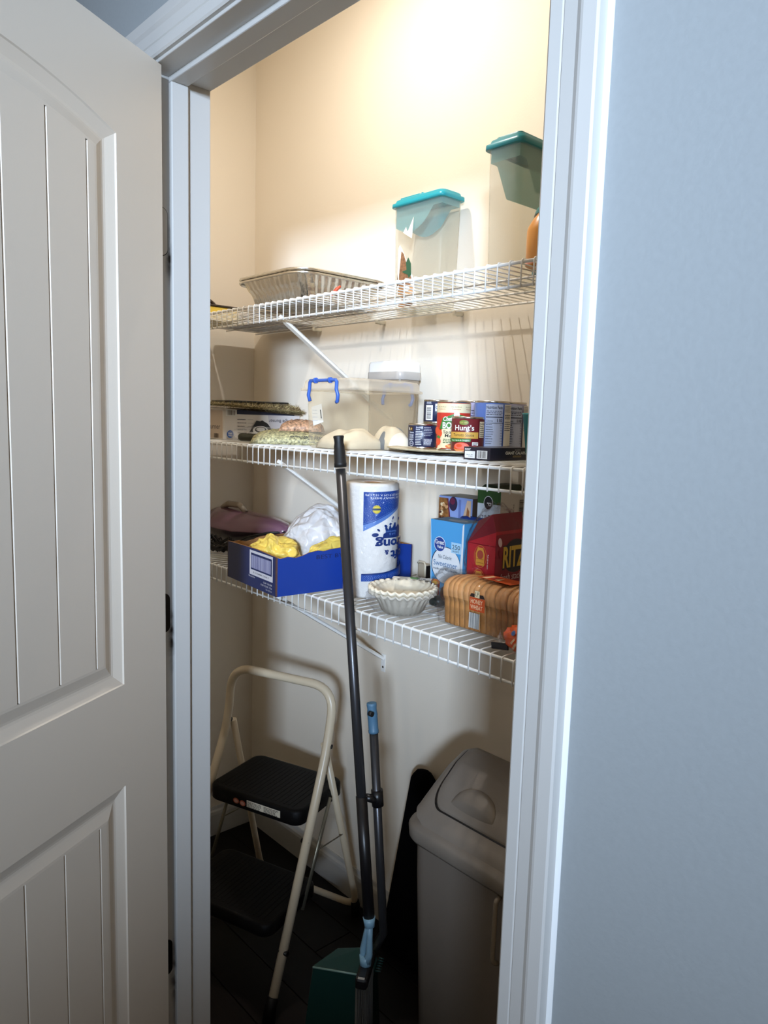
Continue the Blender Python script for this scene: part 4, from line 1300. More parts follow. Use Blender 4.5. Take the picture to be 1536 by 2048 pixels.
# beige charger behind the pie shells
t = thing('wall_adapter', 'beige moulded bracket against the back wall beside the sweetener box', 'bracket', (-1.338, 1.368, z3))
MB().box(-0.016, 0.012, -0.010, 0.010, 0, 0.036, bev=0.003).build('body', M('beige_plastic', 'b8a890', 0.5), t)
MB().tube([(-0.014, -0.010, 0.036), (-0.010, -0.010, 0.041), (0.008, -0.010, 0.041), (0.012, -0.010, 0.034), (0.012, -0.010, 0.004)], 0.0028, 8).build('rim', M('pale_beige_plastic', 'd8cab0', 0.5), t)
MB().box(0.013, 0.0165, -0.009, 0.010, 0, 0.032, bev=0.001).build('black_edge', M('black_plastic'), t)

# sweetener box
t = thing('sweetener_box', 'light blue sweetener box left of the red cracker box', 'box', (-1.112, 1.235, z3))
sky = M('sky_blue_carton', '4fa0d8', 0.4)
hz = 0.186
b = MB()
def sq(w0, d0, z):
    return [(-w0, -d0, z), (w0, -d0, z), (w0, d0, z), (-w0, d0, z)]
b.loops([sq(0.0465, 0.028, 0), sq(0.0470, 0.028, 0.02), sq(0.0480, 0.029, 0.10), sq(0.0505, 0.031, hz)], smooth=False)
b.build('carton', [sky], t)
b = MB()
b.poly([(-0.0505, -0.031, hz + 0.0003), (0.0505, -0.031, hz + 0.0003), (0.0505, 0.031, hz + 0.0003), (-0.0505, 0.031, hz + 0.0003)])
b.build('top_panel', M('grey_blue_card', '6f93ac', 0.5), t)
p = Print(plane_map((0, 0, hz + 0.0005), (1, 0, 0), (0, 1, 0)))
p.oval(0.010, -0.006, 0.027, 0.014, INK('pale_grey_card', 'c3c5c2')).lines(-0.008, -0.002, 0.028, 2, 0.005, INK('mid_grey', '8a8f92'), 0.002, 3)
p.build('tear_strip', t)
p = Print(plane_map((0, -0.0316, 0), (1, 0, 0), (0, 0, 1)), step=0.0003)
p.mp = lambda u, v, l: (u, -0.028 - 0.003 * max(0, (v - 0.02)) / 0.166 - l - 0.0002, v)
p.poly([(0.040, 0.0), (0.047, 0.0), (0.0505, hz), (0.046, hz - 0.004), (0.042, 0.10)], INK('carton_white', 'e6e8ea'))
p.poly([(-0.0465, 0.0), (-0.044, 0.0), (-0.045, 0.10), (-0.0495, hz), (-0.0505, hz)], INK('carton_pale', 'a9cfe8'))
p.oval(-0.001, 0.086, 0.0445, 0.0425, INK('outline_navy', '1f3550')).oval(0.000, 0.0855, 0.0430, 0.0415, INK('carton_white'))
p.oval(-0.020, 0.132, 0.0175, 0.0175, INK('carton_white')).oval(-0.020, 0.132, 0.0160, 0.0160, INK('logo_navy', '24408e'))
p.text('Great', -0.020, 0.1325, 0.0092, WHITE, width=0.027, bold=0.02).text('Value', -0.018, 0.1235, 0.0065, WHITE, width=0.019, bold=0.02)
p.rect(0.016, 0.118, 0.045, 0.142, INK('tag_blue', 'a9d2ec')).text('250', 0.0305, 0.1270, 0.0100, BLACK, width=0.023).text('PACKETS', 0.0305, 0.1205, 0.0040, BLACK, width=0.019)
p.text('No Calorie', -0.002, 0.1015, 0.0085, INK('outline_navy'), width=0.040, slant=0.15)
p.text('Sweetener', 0.000, 0.0840, 0.0125, INK('text_blue', '2f6a9c'), width=0.072)
p.text('made with Aspartame', 0.000, 0.0745, 0.0055, INK('outline_navy'), width=0.072)
p.poly([(-0.0415, 0.048), (-0.0135, 0.046), (-0.0165, 0.0), (-0.0385, 0.0)], INK('tea_red', '8c2f1a'))
p.oval(-0.028, 0.046, 0.014, 0.006, INK('tea_orange', 'd9803c')).oval(-0.029, 0.043, 0.010, 0.004, INK('lemon', 'e8b85a'))
for k in range(6):
    p.oval(-0.034 + 0.0045 * (k % 3), 0.034 - 0.012 * (k // 3) - 0.003 * k, 0.005, 0.004, INK('tea_ice', 'c06a3a'), rot=k)
for k, s_ in enumerate(('Great for', 'hot & cold', 'drinks!')):
    p.text(s_, 0.022, 0.0300 - 0.0095 * k, 0.0055, INK('outline_navy'), width=0.026, slant=0.2)
p.rect(-0.009, 0.0335, 0.002, 0.0345, INK('outline_navy'))
p.build('printed_front', t)

# granola box behind
t = thing('granola_box', 'photo-printed snack box with a yellow 4 pack flash behind the sweetener box', 'box', (-1.177, 1.338, z3))
hz = 0.229
MB().box(-0.053, 0.053, -0.038, 0.036, 0, hz, bev=0.0008).build('carton', M('dark_brown_carton', '4a3a30', 0.45), t)
b = MB()
b.poly([(-0.053, -0.038, hz + 0.0004), (0.053, -0.038, hz + 0.0004), (0.053, 0.036, hz + 0.0004), (-0.053, 0.036, hz + 0.0004)])
b.build('top_flap', M('grey_card', '8f918c', 0.6), t)
p = Print(plane_map((-0.053, -0.038, 0), (1, 0, 0), (0, 0, 1)))
p.rect(0, 0, 0.106, hz, INK('lilac_blue', '8fa3d6'))
p.poly([(0, 0), (0.030, 0), (0.034, 0.1), (0.040, 0.17), (0.030, hz - 0.005), (0, hz - 0.005)], INK('plum', '6a2440'))
p.poly([(0, 0), (0.026, 0), (0.030, 0.1), (0.036, 0.17), (0.026, hz - 0.005), (0, hz - 0.005)], M('granola_photo', '8a5a2c', 0.5, var=0.6, scale=110))
rnd = random.Random(4)
for k in range(16):
    p.oval(rnd.uniform(0.004, 0.028), rnd.uniform(0.15, hz - 0.015), rnd.uniform(0.003, 0.006), rnd.uniform(0.002, 0.004), INK(('nut', 'cream_oat', 'raisin')[k % 3], ('c99868', 'e8d2a8', '4a2418')[k % 3]), rot=rnd.random() * 3)
p.oval(0.050, hz - 0.016, 0.013, 0.017, INK('blueberry', '2c2440')).oval(0.048, hz - 0.010, 0.008, 0.008, INK('plum'))
p.rect(0.068, 0.10, 0.075, hz - 0.004, INK('deep_lilac', '6a7cb4'))
p.poly([(0.076, 0.10), (0.106, 0.10), (0.106, hz - 0.004), (0.094, hz - 0.004), (0.084, 0.19)], INK('bar_beige', 'd8b898'))
p.poly([(0.088, 0.15), (0.098, 0.15), (0.102, 0.20), (0.095, 0.21)], INK('almond', '9c6238'))
p.poly([(0.062, 0.158), (0.084, 0.172), (0.094, 0.150), (0.094, 0.12), (0.066, 0.118)], INK('flash_yellow', 'd6d648'))
p.text('4 PACK', 0.078, 0.148, 0.0125, BLACK, rot=-PI / 2 + 0.35, width=0.050, bold=0.02)
p.build('printed_front', t)

# lasagne box
t = thing('lasagne_box', 'tall white and green lasagna box standing behind the red cracker box', 'box', (-1.0765, 1.346, z3))
hz = 0.266
MB().box(-0.0335, 0.0335, -0.045, 0.040, 0, hz - 0.012, bev=0.0006).build('carton', M('pale_grey_carton', 'd2cdc6', 0.5), t)
MB().loops([sq(0.0335, 0.0425, hz - 0.012), sq(0.020, 0.038, hz)], smooth=False).build('top_flap', M('dark_green_card', '20301c', 0.5), t)
p = Print(plane_map((-0.0335, -0.045, 0), (1, 0, 0), (0, 0, 1)))
p.rect(0, 0, 0.067, hz - 0.012, INK('pale_blue_white', 'dbe2ea'))
p.rect(0, hz - 0.043, 0.067, hz - 0.012, INK('deep_green', '2f5a24'))
p.oval(0.032, hz - 0.041, 0.0135, 0.0160, INK('carton_white')).oval(0.032, hz - 0.041, 0.0120, 0.0145, BLACK).text('p', 0.033, hz - 0.044, 0.0120, WHITE, rot=-PI / 2, bold=0.03)
p.text('LASAGNA', 0.0330, 0.160, 0.0085, BLACK, rot=-PI / 2, width=0.075).text('ENRICHED', 0.0225, 0.163, 0.0062, BLACK, rot=-PI / 2, width=0.066).text('PRODUCT', 0.0140, 0.166, 0.0062, BLACK, rot=-PI / 2, width=0.060)
p.build('printed_front', t)
p = Print(plane_map((0.0335, -0.045, 0), (0, 1, 0), (0, 0, 1)))
p.oval(0.018, 0.150, 0.0105, 0.0135, BLACK).text('p', 0.018, 0.147, 0.010, WHITE, rot=PI / 2, bold=0.03)
p.text('LASAGNA', 0.038, 0.176, 0.0090, INK('dark_ink'), rot=PI / 2, width=0.074).text('ENRICHED MACARONI', 0.048, 0.180, 0.0045, INK('dark_ink'), rot=PI / 2, width=0.085).text('PRODUCT', 0.055, 0.180, 0.0045, INK('dark_ink'), rot=PI / 2, width=0.03)
p.bars(0.066, 0.196, 0.082, 0.232, INK('charcoal', '3c3a44'), 24, upright=False)
p.rect(0.070, 0.10, 0.0715, 0.160, INK('charcoal', '3c3a44'))
p.build('printed_side', t)

# slim tub with a blue rim, behind the sweetener and crackers
t = thing('snack_tub', 'slim clear tub with a thick dark blue rim between sweetener and cracker boxes', 'tub', (-1.0915, 1.2845, z3))
def tb_(hx, hy, z):
    return [(p[0], p[1], z) for p in rrect(-hx, hx, -hy, hy, min(hx, hy) * 0.95, 8)]
MB().loops([tb_(0.036, 0.008, 0.0005), tb_(0.040, 0.0095, 0.004), tb_(0.044, 0.0105, 0.172)], cap1=False).build('tub', clear('jar_plastic', 'eceef2', 'd5dae4', 0.25, 0.2), t)
MB().loops([tb_(0.043, 0.0100, 0.166), tb_(0.049, 0.0130, 0.166), tb_(0.0505, 0.0140, 0.172), tb_(0.0500, 0.0138, 0.186), tb_(0.047, 0.0120, 0.190), tb_(0.042, 0.0090, 0.186), tb_(0.041, 0.0085, 0.170)], cap0=False, cap1=False).build('rim', M('dark_blue_plastic', '1c3c86', 0.3), t)
MB().loops([tb_(0.041, 0.0085, 0.168), tb_(0.0405, 0.0082, 0.172)]).build('liner', M('grey_white_liner', 'b9bcc0', 0.5), t)

# cracker box
t = thing('cracker_box', 'red cracker box in a clear bag behind the bread loaf', 'box', (-1.000, 1.236, z3))
hz = 0.219
rr = M('red_carton', 'b81f2e', 0.35)
dk = M('deep_red_carton', '7c1626', 0.4)
b = MB()
b.loops([sq(0.0375, 0.046, 0), sq(0.0380, 0.046, 0.152)], smooth=False, cap1=False)
b.bm.faces.ensure_lookup_table()
b.build('carton', rr, t)
b = MB()
b.loops([[(-0.038, -0.046, 0.152), (0.038, -0.046, 0.182), (0.038, 0.046, 0.182), (-0.038, 0.046, 0.152)], [(-0.022, -0.032, hz - 0.02), (0.030, -0.050, hz), (0.030, 0.046, hz), (-0.020, 0.050, hz - 0.012)]], smooth=False)
b.build('gusset_top', dk, t)
MB().loops([[(-0.038, -0.046, 0.151), (0.038, -0.046, 0.151), (0.038, 0.046, 0.151), (-0.038, 0.046, 0.151)], [(-0.038, -0.046, 0.1522), (0.038, -0.046, 0.183), (0.038, 0.046, 0.183), (-0.038, 0.046, 0.1522)]], smooth=False, cap0=False, cap1=False).build('shoulder', rr, t)
p = Print(plane_map((-0.038, -0.0465, 0), (1, 0, 0), (0, 0, 1)))
gold, golded = INK('cracker_gold', 'e0a03c'), INK('cracker_line', 'b87428')
def tab(u, v):
    p.oval(u, v, 0.0170, 0.0235, gold).oval(u, v, 0.0162, 0.0227, rr)
    p.poly([(u - 0.011, v - 0.019), (u + 0.011, v - 0.019), (u + 0.0125, v + 0.006), (u + 0.007, v + 0.019), (u - 0.007, v + 0.019), (u - 0.0125, v + 0.006)], gold)
    p.oval(u, v + 0.004, 0.0085, 0.0095, INK('cracker_red', 'b04a3a'))
    p.rect(u - 0.010, v - 0.014, u + 0.010, v - 0.0125, golded).rect(u - 0.010, v - 0.006, u + 0.010, v - 0.0048, golded)
tab(0.037, 0.126)
tab(0.036, 0.076)
p.text('Pull tab to open', 0.0585, 0.118, 0.0035, WHITE, rot=-PI / 2, width=0.030).text('tuck to close', 0.0155, 0.072, 0.0035, WHITE, rot=PI / 2 - 0.2, width=0.026)
p.build('printed_end', t)
p = Print(plane_map((0.0385, -0.046, 0), (0, 1, 0), (0, 0, 1)))
p.rect(0, 0, 0.092, 0.176, INK('carton_maroon', '8c1c2c'))
p.oval(0.066, 0.128, 0.042, 0.036, INK('oval_navy', '24202c')).text('RITZ', 0.061, 0.105, 0.044, INK('oval_navy'), width=0.075, bold=0.07).text('RITZ', 0.060, 0.106, 0.043, INK('ritz_gold', 'e2bc48'), width=0.071, bold=0.03)
p.text('fresh stacks', 0.056, 0.078, 0.0145, INK('pale_pink', 'e8c8c8'), width=0.075)
p.oval(0.012, 0.160, 0.006, 0.010, INK('pale_pink'), rot=0.3).oval(0.015, 0.135, 0.005, 0.009, INK('carton_maroon'), rot=0.3)
p.build('printed_front', t)
p = Print(plane_map((-0.0, -0.0, hz + 0.0012), (0, 1, 0), (-1, 0, 0)))
p.text('fresh stacks', 0.015, -0.016, 0.010, INK('pale_pink'), width=0.062)
p.build('lettering', t)
blob((0.0, 0.0, 0.112), (0.058, 0.068, 0.120), 0.12, 2.2, 31, 5, ridge=True, floor=0.0005).build('bag_film', film('cracker_bag_film', 0.006), t)

# bread loaf: every slice its own piece
t = thing('bread_loaf', 'sliced honey wheat loaf in a clear bag at the front of the lowest shelf', 'bread', (-0.862, 1.128, z3))
t.scale = (1, 0.88, 0.95)
crumb = M('wheat_crumb', 'dcae74', 0.8, var=0.15, scale=120, bump=0.3)
crust = M('brown_crust', 'bd8246', 0.65, var=0.28, scale=70, bump=0.25)
top_crust = M('golden_crust', 'd89a5e', 0.6, var=0.15, scale=60, bump=0.2)
def slice_ring(x, k=1.0):
    P2 = [(-0.050, 0.002), (-0.046, 0.0), (0.046, 0.0), (0.050, 0.002), (0.050, 0.055), (0.054, 0.063), (0.055, 0.078), (0.050, 0.092), (0.035, 0.101), (0.012, 0.105), (-0.012, 0.105), (-0.035, 0.101), (-0.050, 0.092), (-0.055, 0.078), (-0.054, 0.063), (-0.050, 0.055)]
    return [(x, y * k, 0.052 + (z - 0.052) * k) for y, z in P2]
sm = []
for v in range(3):
    b = MB()
    tk = 0.0128
    b.loops([slice_ring(0, 0.955), slice_ring(0.0012, 0.99), slice_ring(tk - 0.0012, 1.0), slice_ring(tk, 0.96)], cap0=False, cap1=False, mi=1)
    for x in (0, tk):
        f = b.poly(slice_ring(x, 0.955 if x == 0 else 0.96), mi=0)
    for f in b.bm.faces:
        c = f.calc_center_median()
        if f.material_index == 1 and c.z > 0.060:
            f.material_index = 2
    sm.append(b.build('bread_slice', [crumb, crust, top_crust], t))
rnd = random.Random(2)
for k in range(19):
    o = sm[k] if k < 3 else copy_part(sm[k % 3], t, (0, 0, 0))
    s_ = 0.97 + 0.03 * rnd.random() - (0.06 if k == 0 else 0)
    o.location = (-0.140 + 0.0136 * k, rnd.uniform(-0.0012, 0.0012), 0.0004)
    o.scale = (1, s_, s_)
    o.rotation_euler = (0, rnd.uniform(-0.03, 0.03) - 0.04, 0)
b = MB()
rings = []
rnd = random.Random(9)
N_ = 48
for x, k, lift in ((-0.200, 0.08, 0.03), (-0.190, 0.30, 0.018), (-0.172, 0.70, 0.008), (-0.152, 1.05, 0.0), (-0.10, 1.09, 0), (-0.05, 1.075, 0), (0.0, 1.09, 0), (0.05, 1.08, 0), (0.10, 1.09, 0), (0.135, 1.05, 0), (0.15, 0.6, 0.01)):
    base = resample([(y, z) for _, y, z in slice_ring(0, k)], N_)
    rings.append([(x + 0.004 * noise.noise(Vector((p.x * 40, p.y * 40, x * 9))), p.x + 0.0035 * noise.noise(Vector((p.x * 60, x * 50, 1))), max(0.0003, p.y + lift * 0.3 + 0.0035 * noise.noise(Vector((x * 50, p.y * 60, 5))))) for p in base])
b.loops(rings)
b.build('bag_film', film('bread_bag_film', 0.06), t)
p = Print(plane_map((-0.140, -0.0605, 0), (1, 0, 0), (0, 0, 1)), step=0.0004)
org = INK('bread_orange', 'c9501f')
p.rect(0.076, 0.048, 0.114, 0.075, org)
p.poly([(0.076, 0.076), (0.080, 0.083), (0.110, 0.083), (0.114, 0.076)], INK('ribbon_black', '2a1a18'))
p.rect(0.089, 0.076, 0.101, 0.090, INK('crest_cream', 'ead9b0')).text('LF', 0.095, 0.079, 0.0085, INK('ribbon_black'), width=0.008)
p.text('HONEY', 0.095, 0.0635, 0.0085, INK('bread_cream', 'efc9a0'), width=0.030, bold=0.02)
p.text('WHEAT', 0.095, 0.0520, 0.0085, INK('bread_cream'), width=0.030, bold=0.02)
p.rect(0.078, 0.012, 0.104, 0.044, WHITE).bars(0.080, 0.012, 0.104, 0.044, BLACK, 26, seed=12)
p.build('bag_print', t)
p = Print(plane_map((-0.140, -0.030, 0.1085), (1, 0, 0), (0, 1, 0)), step=0.0004)
p.poly([(0.060, 0.010), (0.150, 0.000), (0.160, 0.050), (0.070, 0.050)], org)
p.poly([(0.072, 0.012), (0.084, 0.012), (0.088, 0.040), (0.078, 0.044)], INK('bread_cream')).poly([(0.090, 0.014), (0.100, 0.014), (0.102, 0.038), (0.094, 0.040)], INK('bread_red', 'a8322a')).poly([(0.104, 0.014), (0.116, 0.010), (0.114, 0.036)], INK('bread_cream'))
p.lines(0.040, 0.030, 0.058, 4, 0.006, INK('bread_brown', '7c3f1c'), 0.002, 3)
p.build('bag_top_print', t)

# second orange packet beside the loaf, with its twisted tail and tag
t = thing('snack_packet', 'orange packet with a twisted clear end in front of the bread loaf', 'snack packet', (-0.781, 1.052, z3))
blob((0.020, 0.0, 0.026), (0.055, 0.026, 0.027), 0.14, 2.5, 14, 4, ridge=True, floor=0.0004).build('packet', M('orange_wrapper', 'e8622a', 0.3), t)
p = Print(lambda u, v, l: (u, -0.0285 * math.sqrt(max(0.02, 1 - ((u - 0.02) / 0.055) ** 2 - ((v - 0.026) / 0.027) ** 2)) - l, v), maxu=0.003, step=0.0006)
p.poly([(-0.004, 0.012), (0.008, 0.026), (0.010, 0.022), (0.000, 0.010)], INK('bread_cream')).poly([(-0.006, 0.022), (0.004, 0.033), (0.006, 0.030), (-0.002, 0.020)], INK('bread_cream')).oval(-0.002, 0.040, 0.005, 0.004, INK('badge_blue', '4a72b8'))
p.build('printed_front', t)
b = MB()
b.loops([[(-0.020 + r * math.cos(a) * 0.4 + dx, r * math.sin(a) * 1.2 - 0.002, zz + r * math.cos(a)) for a in [2 * PI * k / 20 for k in range(20)]] for dx, r, zz in ((0, 0.022, 0.028), (-0.014, 0.010, 0.018), (-0.022, 0.004, 0.010), (-0.036, 0.012, 0.006 + 0.008), (-0.044, 0.016, 0.019))], cap0=False, cap1=False)
b.build('twisted_end', film('packet_end_film', 0.08), t)
MB().box(-0.056, -0.018, -0.016, -0.013, 0.0005, 0.0125, rot=Matrix.Rotation(-0.15, 3, 'Y'), bev=0.0004).build('closure_tag', M('black_tag', '17141a', 0.3), t)

# onion in a clear bag between the pie shells and the bread
t = thing('onion_bag', 'brown onion in a clear bag between the pie shells and the bread', 'bag', (-1.075, 1.172, z3))
b = MB()
b.lathe([(0.0001, 0.001), (0.010, 0.002), (0.020, 0.010), (0.024, 0.022), (0.020, 0.034), (0.010, 0.042), (0.004, 0.050), (0.0001, 0.056)], 28, c=(0.010, 0, 0.014))
b.build('onion', M('onion_skin', '5c3a2c', 0.35, var=0.3, scale=40), t)
blob((-0.024, -0.004, 0.014), (0.020, 0.018, 0.013), 0.15, 2, 9, 3).build('dark_packet', M('dark_green_grey', '2e3430', 0.4), t)
blob((0.0, 0.0, 0.042), (0.038, 0.030, 0.046), 0.2, 2.4, 17, 4, ridge=True, floor=0.0005).build('bag_film', film('onion_bag_film', 0.01), t)

# crumpled white bag peeping in at the right of the cracker box
t = thing('crumpled_bag', 'crumpled pale plastic bag at the right end of the lowest shelf', 'bag', (-0.848, 1.218, z3))
blob((0.0, 0.0, 0.066), (0.034, 0.046, 0.070), 0.18, 2.2, 41, 4, ridge=True, floor=0.0005).build('bag', clear('pale_bag_plastic', 'e8e4e0', 'd9d2cc', 0.6, 0.3, 0.5), t)

# ================================================================== things on the floor
# step stool: local x to the right, y to the back, turned on the floor
t = thing('step_stool', 'folding two-step stool with cream tube frame and black treads', 'step stool', (-1.376, 0.920, 0), None, math.radians(19.3))
cream_tube = M('cream_enamel_tube', 'd9c8ac', 0.32)
blk = M('black_ribbed_plastic', '070607', 0.55, bump=0.15, scale=200, spec=0.2)
def bend(pts, r, n=6):
    """round the corners of a polyline"""
    P = [Vector(p) for p in pts]
    out = [P[0]]
    for a, c, d in zip(P[:-2], P[1:-1], P[2:]):
        l = min(r, (a - c).length * 0.48, (d - c).length * 0.48)
        p0, p1 = c + (a - c).normalized() * l, c + (d - c).normalized() * l
        for k in range(n + 1):
            u = k / n
            out.append(p0 * (1 - u) ** 2 + c * 2 * u * (1 - u) + p1 * u * u)
    return out + [P[-1]]
XRt, XLt = 0.0, -0.372
fr = bend([(0.0, 0.012, 0.030), (-0.010, 0.262, 0.605), (-0.006, 0.285, 0.757), (-0.345, 0.275, 0.757), (-0.345, 0.262, 0.605), (-0.362, 0.012, 0.030)], 0.085, 8)
MB().tube(fr, 0.0120, 14).build('front_frame', cream_tube, t)
rear = bend([(-0.030, 0.276, 0.600), (-0.018, 0.455, 0.030), (-0.372, 0.455, 0.030), (-0.340, 0.276, 0.600)], 0.05, 6)
MB().tube(rear, 0.0098, 12).build('rear_frame', cream_tube, t)
for x, y in ((0.0005, 0.006), (-0.3625, 0.006)):
    b = MB()
    b.tube([(x, y - 0.004, 0.0005), (x, y + 0.006, 0.040), (x, y + 0.014, 0.058)], [0.0165, 0.0150, 0.0140], 14)
    b.build('rubber_foot', blk, t)
for x in (-0.022, -0.368):
    MB().tube([(x, 0.456, 0.0005), (x, 0.454, 0.030), (x, 0.449, 0.048)], [0.0150, 0.0140, 0.0122], 12).build('rubber_foot', blk, t)
def tread(name, x0, x1, y0, y1, zt, h):
    b = MB()
    o_ = rrect(x0, x1, y0, y1, 0.028, 6)
    def ins(d, z):
        return [(p[0], p[1], z) for p in rrect(x0 + d, x1 - d, y0 + d, y1 - d, 0.028, 6)]
    b.loops([ins(0.003, zt - h), ins(0, zt - h + 0.004), ins(0, zt - 0.006), ins(0.003, zt - 0.001), ins(0.008, zt)])
    o = b.build(name, blk, t)
    rb_ = MB()
    k = x0 + 0.03
    while k < x1 - 0.03:
        rb_.box(k, k + 0.004, y0 + 0.02, y1 - 0.02, zt - 0.0005, zt + 0.0008)
        k += 0.014
    q_ = rb_.build('grip_ribs', blk, o)
    return o
tr = tread('top_tread', -0.335, -0.030, 0.165, 0.385, 0.455, 0.042)
lt = tread('lower_tread', -0.340, -0.024, 0.030, 0.250, 0.225, 0.036)
p = Print(plane_map((-0.335, 0.165, 0.413), (1, 0, 0), (0, 0, 1)), step=0.0004)
p.rect(0.135, 0.012, 0.245, 0.031, INK('sticker_cream', 'd9cfb8'))
p.lines(0.138, 0.0265, 0.186, 5, 0.0034, INK('sticker_text', '3a3430'), 0.0016, 3).lines(0.192, 0.0265, 0.242, 5, 0.0034, INK('sticker_text'), 0.0016, 4)
p.oval(0.100, 0.020, 0.0100, 0.0078, INK('sticker_red', 'b8604c')).oval(0.122, 0.019, 0.0100, 0.0078, INK('sticker_red'))
p.oval(0.100, 0.020, 0.0068, 0.0048, INK('sticker_pink', 'd8a090')).oval(0.122, 0.019, 0.0068, 0.0048, INK('sticker_pink'))
p.build('warning_sticker', tr)
steel = M('dull_steel', '8d8674', 0.4, metal=0.7)
for x in (-0.022, -0.346):
    b = MB()
    b.tube([(x, 0.300, 0.440), (x, 0.175, 0.185)], 0.0050, 8, flat=0.35)
    b.build('link_strap', steel, t)
    b = MB()
    b.tube([(x, 0.240, 0.318), (x + (0.002 if x > -0.1 else -0.004), 0.372, 0.300)], 0.0052, 8, flat=0.35)
    b.build('link_strap', steel, t)
bolt = M('black_bolt', '141312', 0.4)
for x, y, z in ((-0.021, 0.262, 0.605), (-0.335, 0.262, 0.605), (-0.0205, 0.165, 0.385), (-0.010, 0.060, 0.150), (-0.341, 0.165, 0.385)):
    sx = 1 if x > -0.1 else -1
    MB().tube([(x, y, z), (x + sx * 0.024, y, z)], 0.0062, 10).build('bolt', bolt, t)

# broom
t = thing('broom', 'tall dark-handled broom leaning on the fronts of the shelves', 'broom', (-1.12, 1.01, 0))
A, Bp, Cp = Vector((-0.110, -0.025, 1.4265)), Vector((-0.0988, -0.0270, 1.362)), Vector((0.0622, -0.055, 0.439))
pole = MB()
pole.tube([Bp + (Bp - Cp).normalized() * -0.004, Cp], 0.0104, 16)
pole.build('handle', M('gunmetal_tube', '4b4b4e', 0.32, metal=0.75), t)
d = (A - Bp)
b = MB()
b.tube([Bp, Bp + d * 0.12, Bp + d * 0.14, Bp + d * 0.52, Bp + d * 0.56, Bp + d * 0.66, Bp + d * 0.78, Bp + d * 0.90, Bp + d * 0.97, A], [0.0132, 0.0132, 0.0126, 0.0122, 0.0112, 0.0114, 0.0098, 0.0104, 0.0116, 0.0108], 18)
b.build('grip', M('black_rubber_grip', '0f0f10', 0.55), t)
b = MB()
dn = (Cp - Bp).normalized()
b.tube([Cp - dn * 0.25, Cp + dn * 0.004], 0.0118, 16)  # black tube over the lower pole, standing in for the shade there
b.build('lower_shade_sleeve', M('black_plastic'), t)
fork = M('pale_blue_plastic', '7fa6bd', 0.35)
b = MB()
b.tube([Cp - dn * 0.002, Cp + dn * 0.018], [0.0130, 0.0105], 14)
e = Cp + Vector((-0.007, 0.0, -0.100))
for s in (-0.010, 0.010):
    b.tube([Cp + dn * 0.012, Cp + Vector((-0.002 + s * 0.6, 0.0, -0.042)), Cp + Vector((-0.006 + s, 0.0, -0.080)), e + Vector((s * 0.3, 0, 0))], [0.0075, 0.0060, 0.0072, 0.0100], 10)
b.tube([e + Vector((0, 0, 0.012)), e + Vector((0, 0, -0.012))], [0.0135, 0.0118], 12)
b.build('fork_socket', fork, t)
hd = MB()
hd.box(e.x - 0.013, e.x + 0.013, e.y - 0.045, e.y + 0.045, e.z - 0.034, e.z - 0.008, bev=0.006, rot=Matrix.Rotation(math.radians(37), 3, 'Z'))
hd.build('broom_head', M('black_plastic'), t)
rnd = random.Random(3)
b = MB()
for k in range(420):
    bu, bv = rnd.uniform(-0.011, 0.011), rnd.uniform(-0.043, 0.043)
    x0, y0 = e.x + bu * 0.8 - bv * 0.6, e.y + bu * 0.6 + bv * 0.8
    x1, y1 = x0 + rnd.gauss(0, 0.004), y0 + rnd.gauss(0, 0.004)
    b.tube([(x0, y0, e.z - 0.032), ((x0 + x1) / 2, (y0 + y1) / 2, 0.11), (x1, y1, 0.004 + rnd.random() * 0.01)], [0.0011, 0.0010, 0.0007], 3)
o = b.build('bristles', M('dark_grey_bristle', '3d3d38', 0.5), t)
o['kind'] = 'stuff'

# lobby dustpan standing open-side to the doorway
t = thing('dustpan', 'teal dustpan with a blue-gripped upright handle beside the broom', 'dustpan', (-1.165, 0.985, 0))
panm = M('dark_teal_plastic', '183a36', 0.2)
ux, uy = math.cos(math.radians(37)), math.sin(math.radians(37))
def pan(u, v, z):
    return (u * ux - v * uy, u * uy + v * ux, z)
b = MB()
rings = []
for z, wl, wr, dpt in ((0.002, 0.094, 0.072, 0.135), (0.10, 0.086, 0.070, 0.108), (0.20, 0.076, 0.068, 0.080), (0.250, 0.070, 0.067, 0.066)):
    f = -0.020 - (0.25 - z) * 0.02
    rings.append([pan(-wl, f, z), pan(wr, f, z), pan(wr, f + dpt * 0.75, z + (0.010 if z == 0.25 else 0)), pan(wr * 0.4, f + dpt, z + (0.016 if z == 0.25 else 0)), pan(-wl * 0.4, f + dpt * 0.85, z + (0.012 if z == 0.25 else 0)), pan(-wl, f + dpt * 0.1, z)])
b.loops(rings, smooth=False, cap0=True, cap1=True)
b.build('pan', panm, t, bev=0.002)
MB().tube([pan(-0.070, -0.021, 0.2505), pan(0.067, -0.021, 0.2505)], 0.0022, 8).build('front_lip', M('grey_teal_edge', '6f8c86', 0.25), t)
MB().box(-0.062, 0.060, -0.001, 0.001, 0.0, 0.003).build('floor_blade', panm, t).matrix_local = Matrix.Translation(pan(0, -0.030, 0.100)) @ Matrix.Rotation(math.radians(37), 4, 'Z')
b = MB()
for k in range(6):
    c = Vector(pan(0.068, 0.0 + 0.008 * k, 0.250))
    b.tube([c, c + Vector((ux, uy, 0.006)) * 0.012], [0.0026, 0.0014], 6)
b.build('comb_teeth', panm, t)
A, Bp, Cp = Vector((0.057, 0.005, 0.8790)), Vector((0.0635, 0.0075, 0.8170)), Vector((0.082, 0.036, 0.360))
MB().tube([Bp, Cp, Vector(pan(0.050, 0.040, 0.256))], [0.0092, 0.0092, 0.0105], 16).build('handle', M('gunmetal_tube'), t)
d = A - Bp
b = MB()
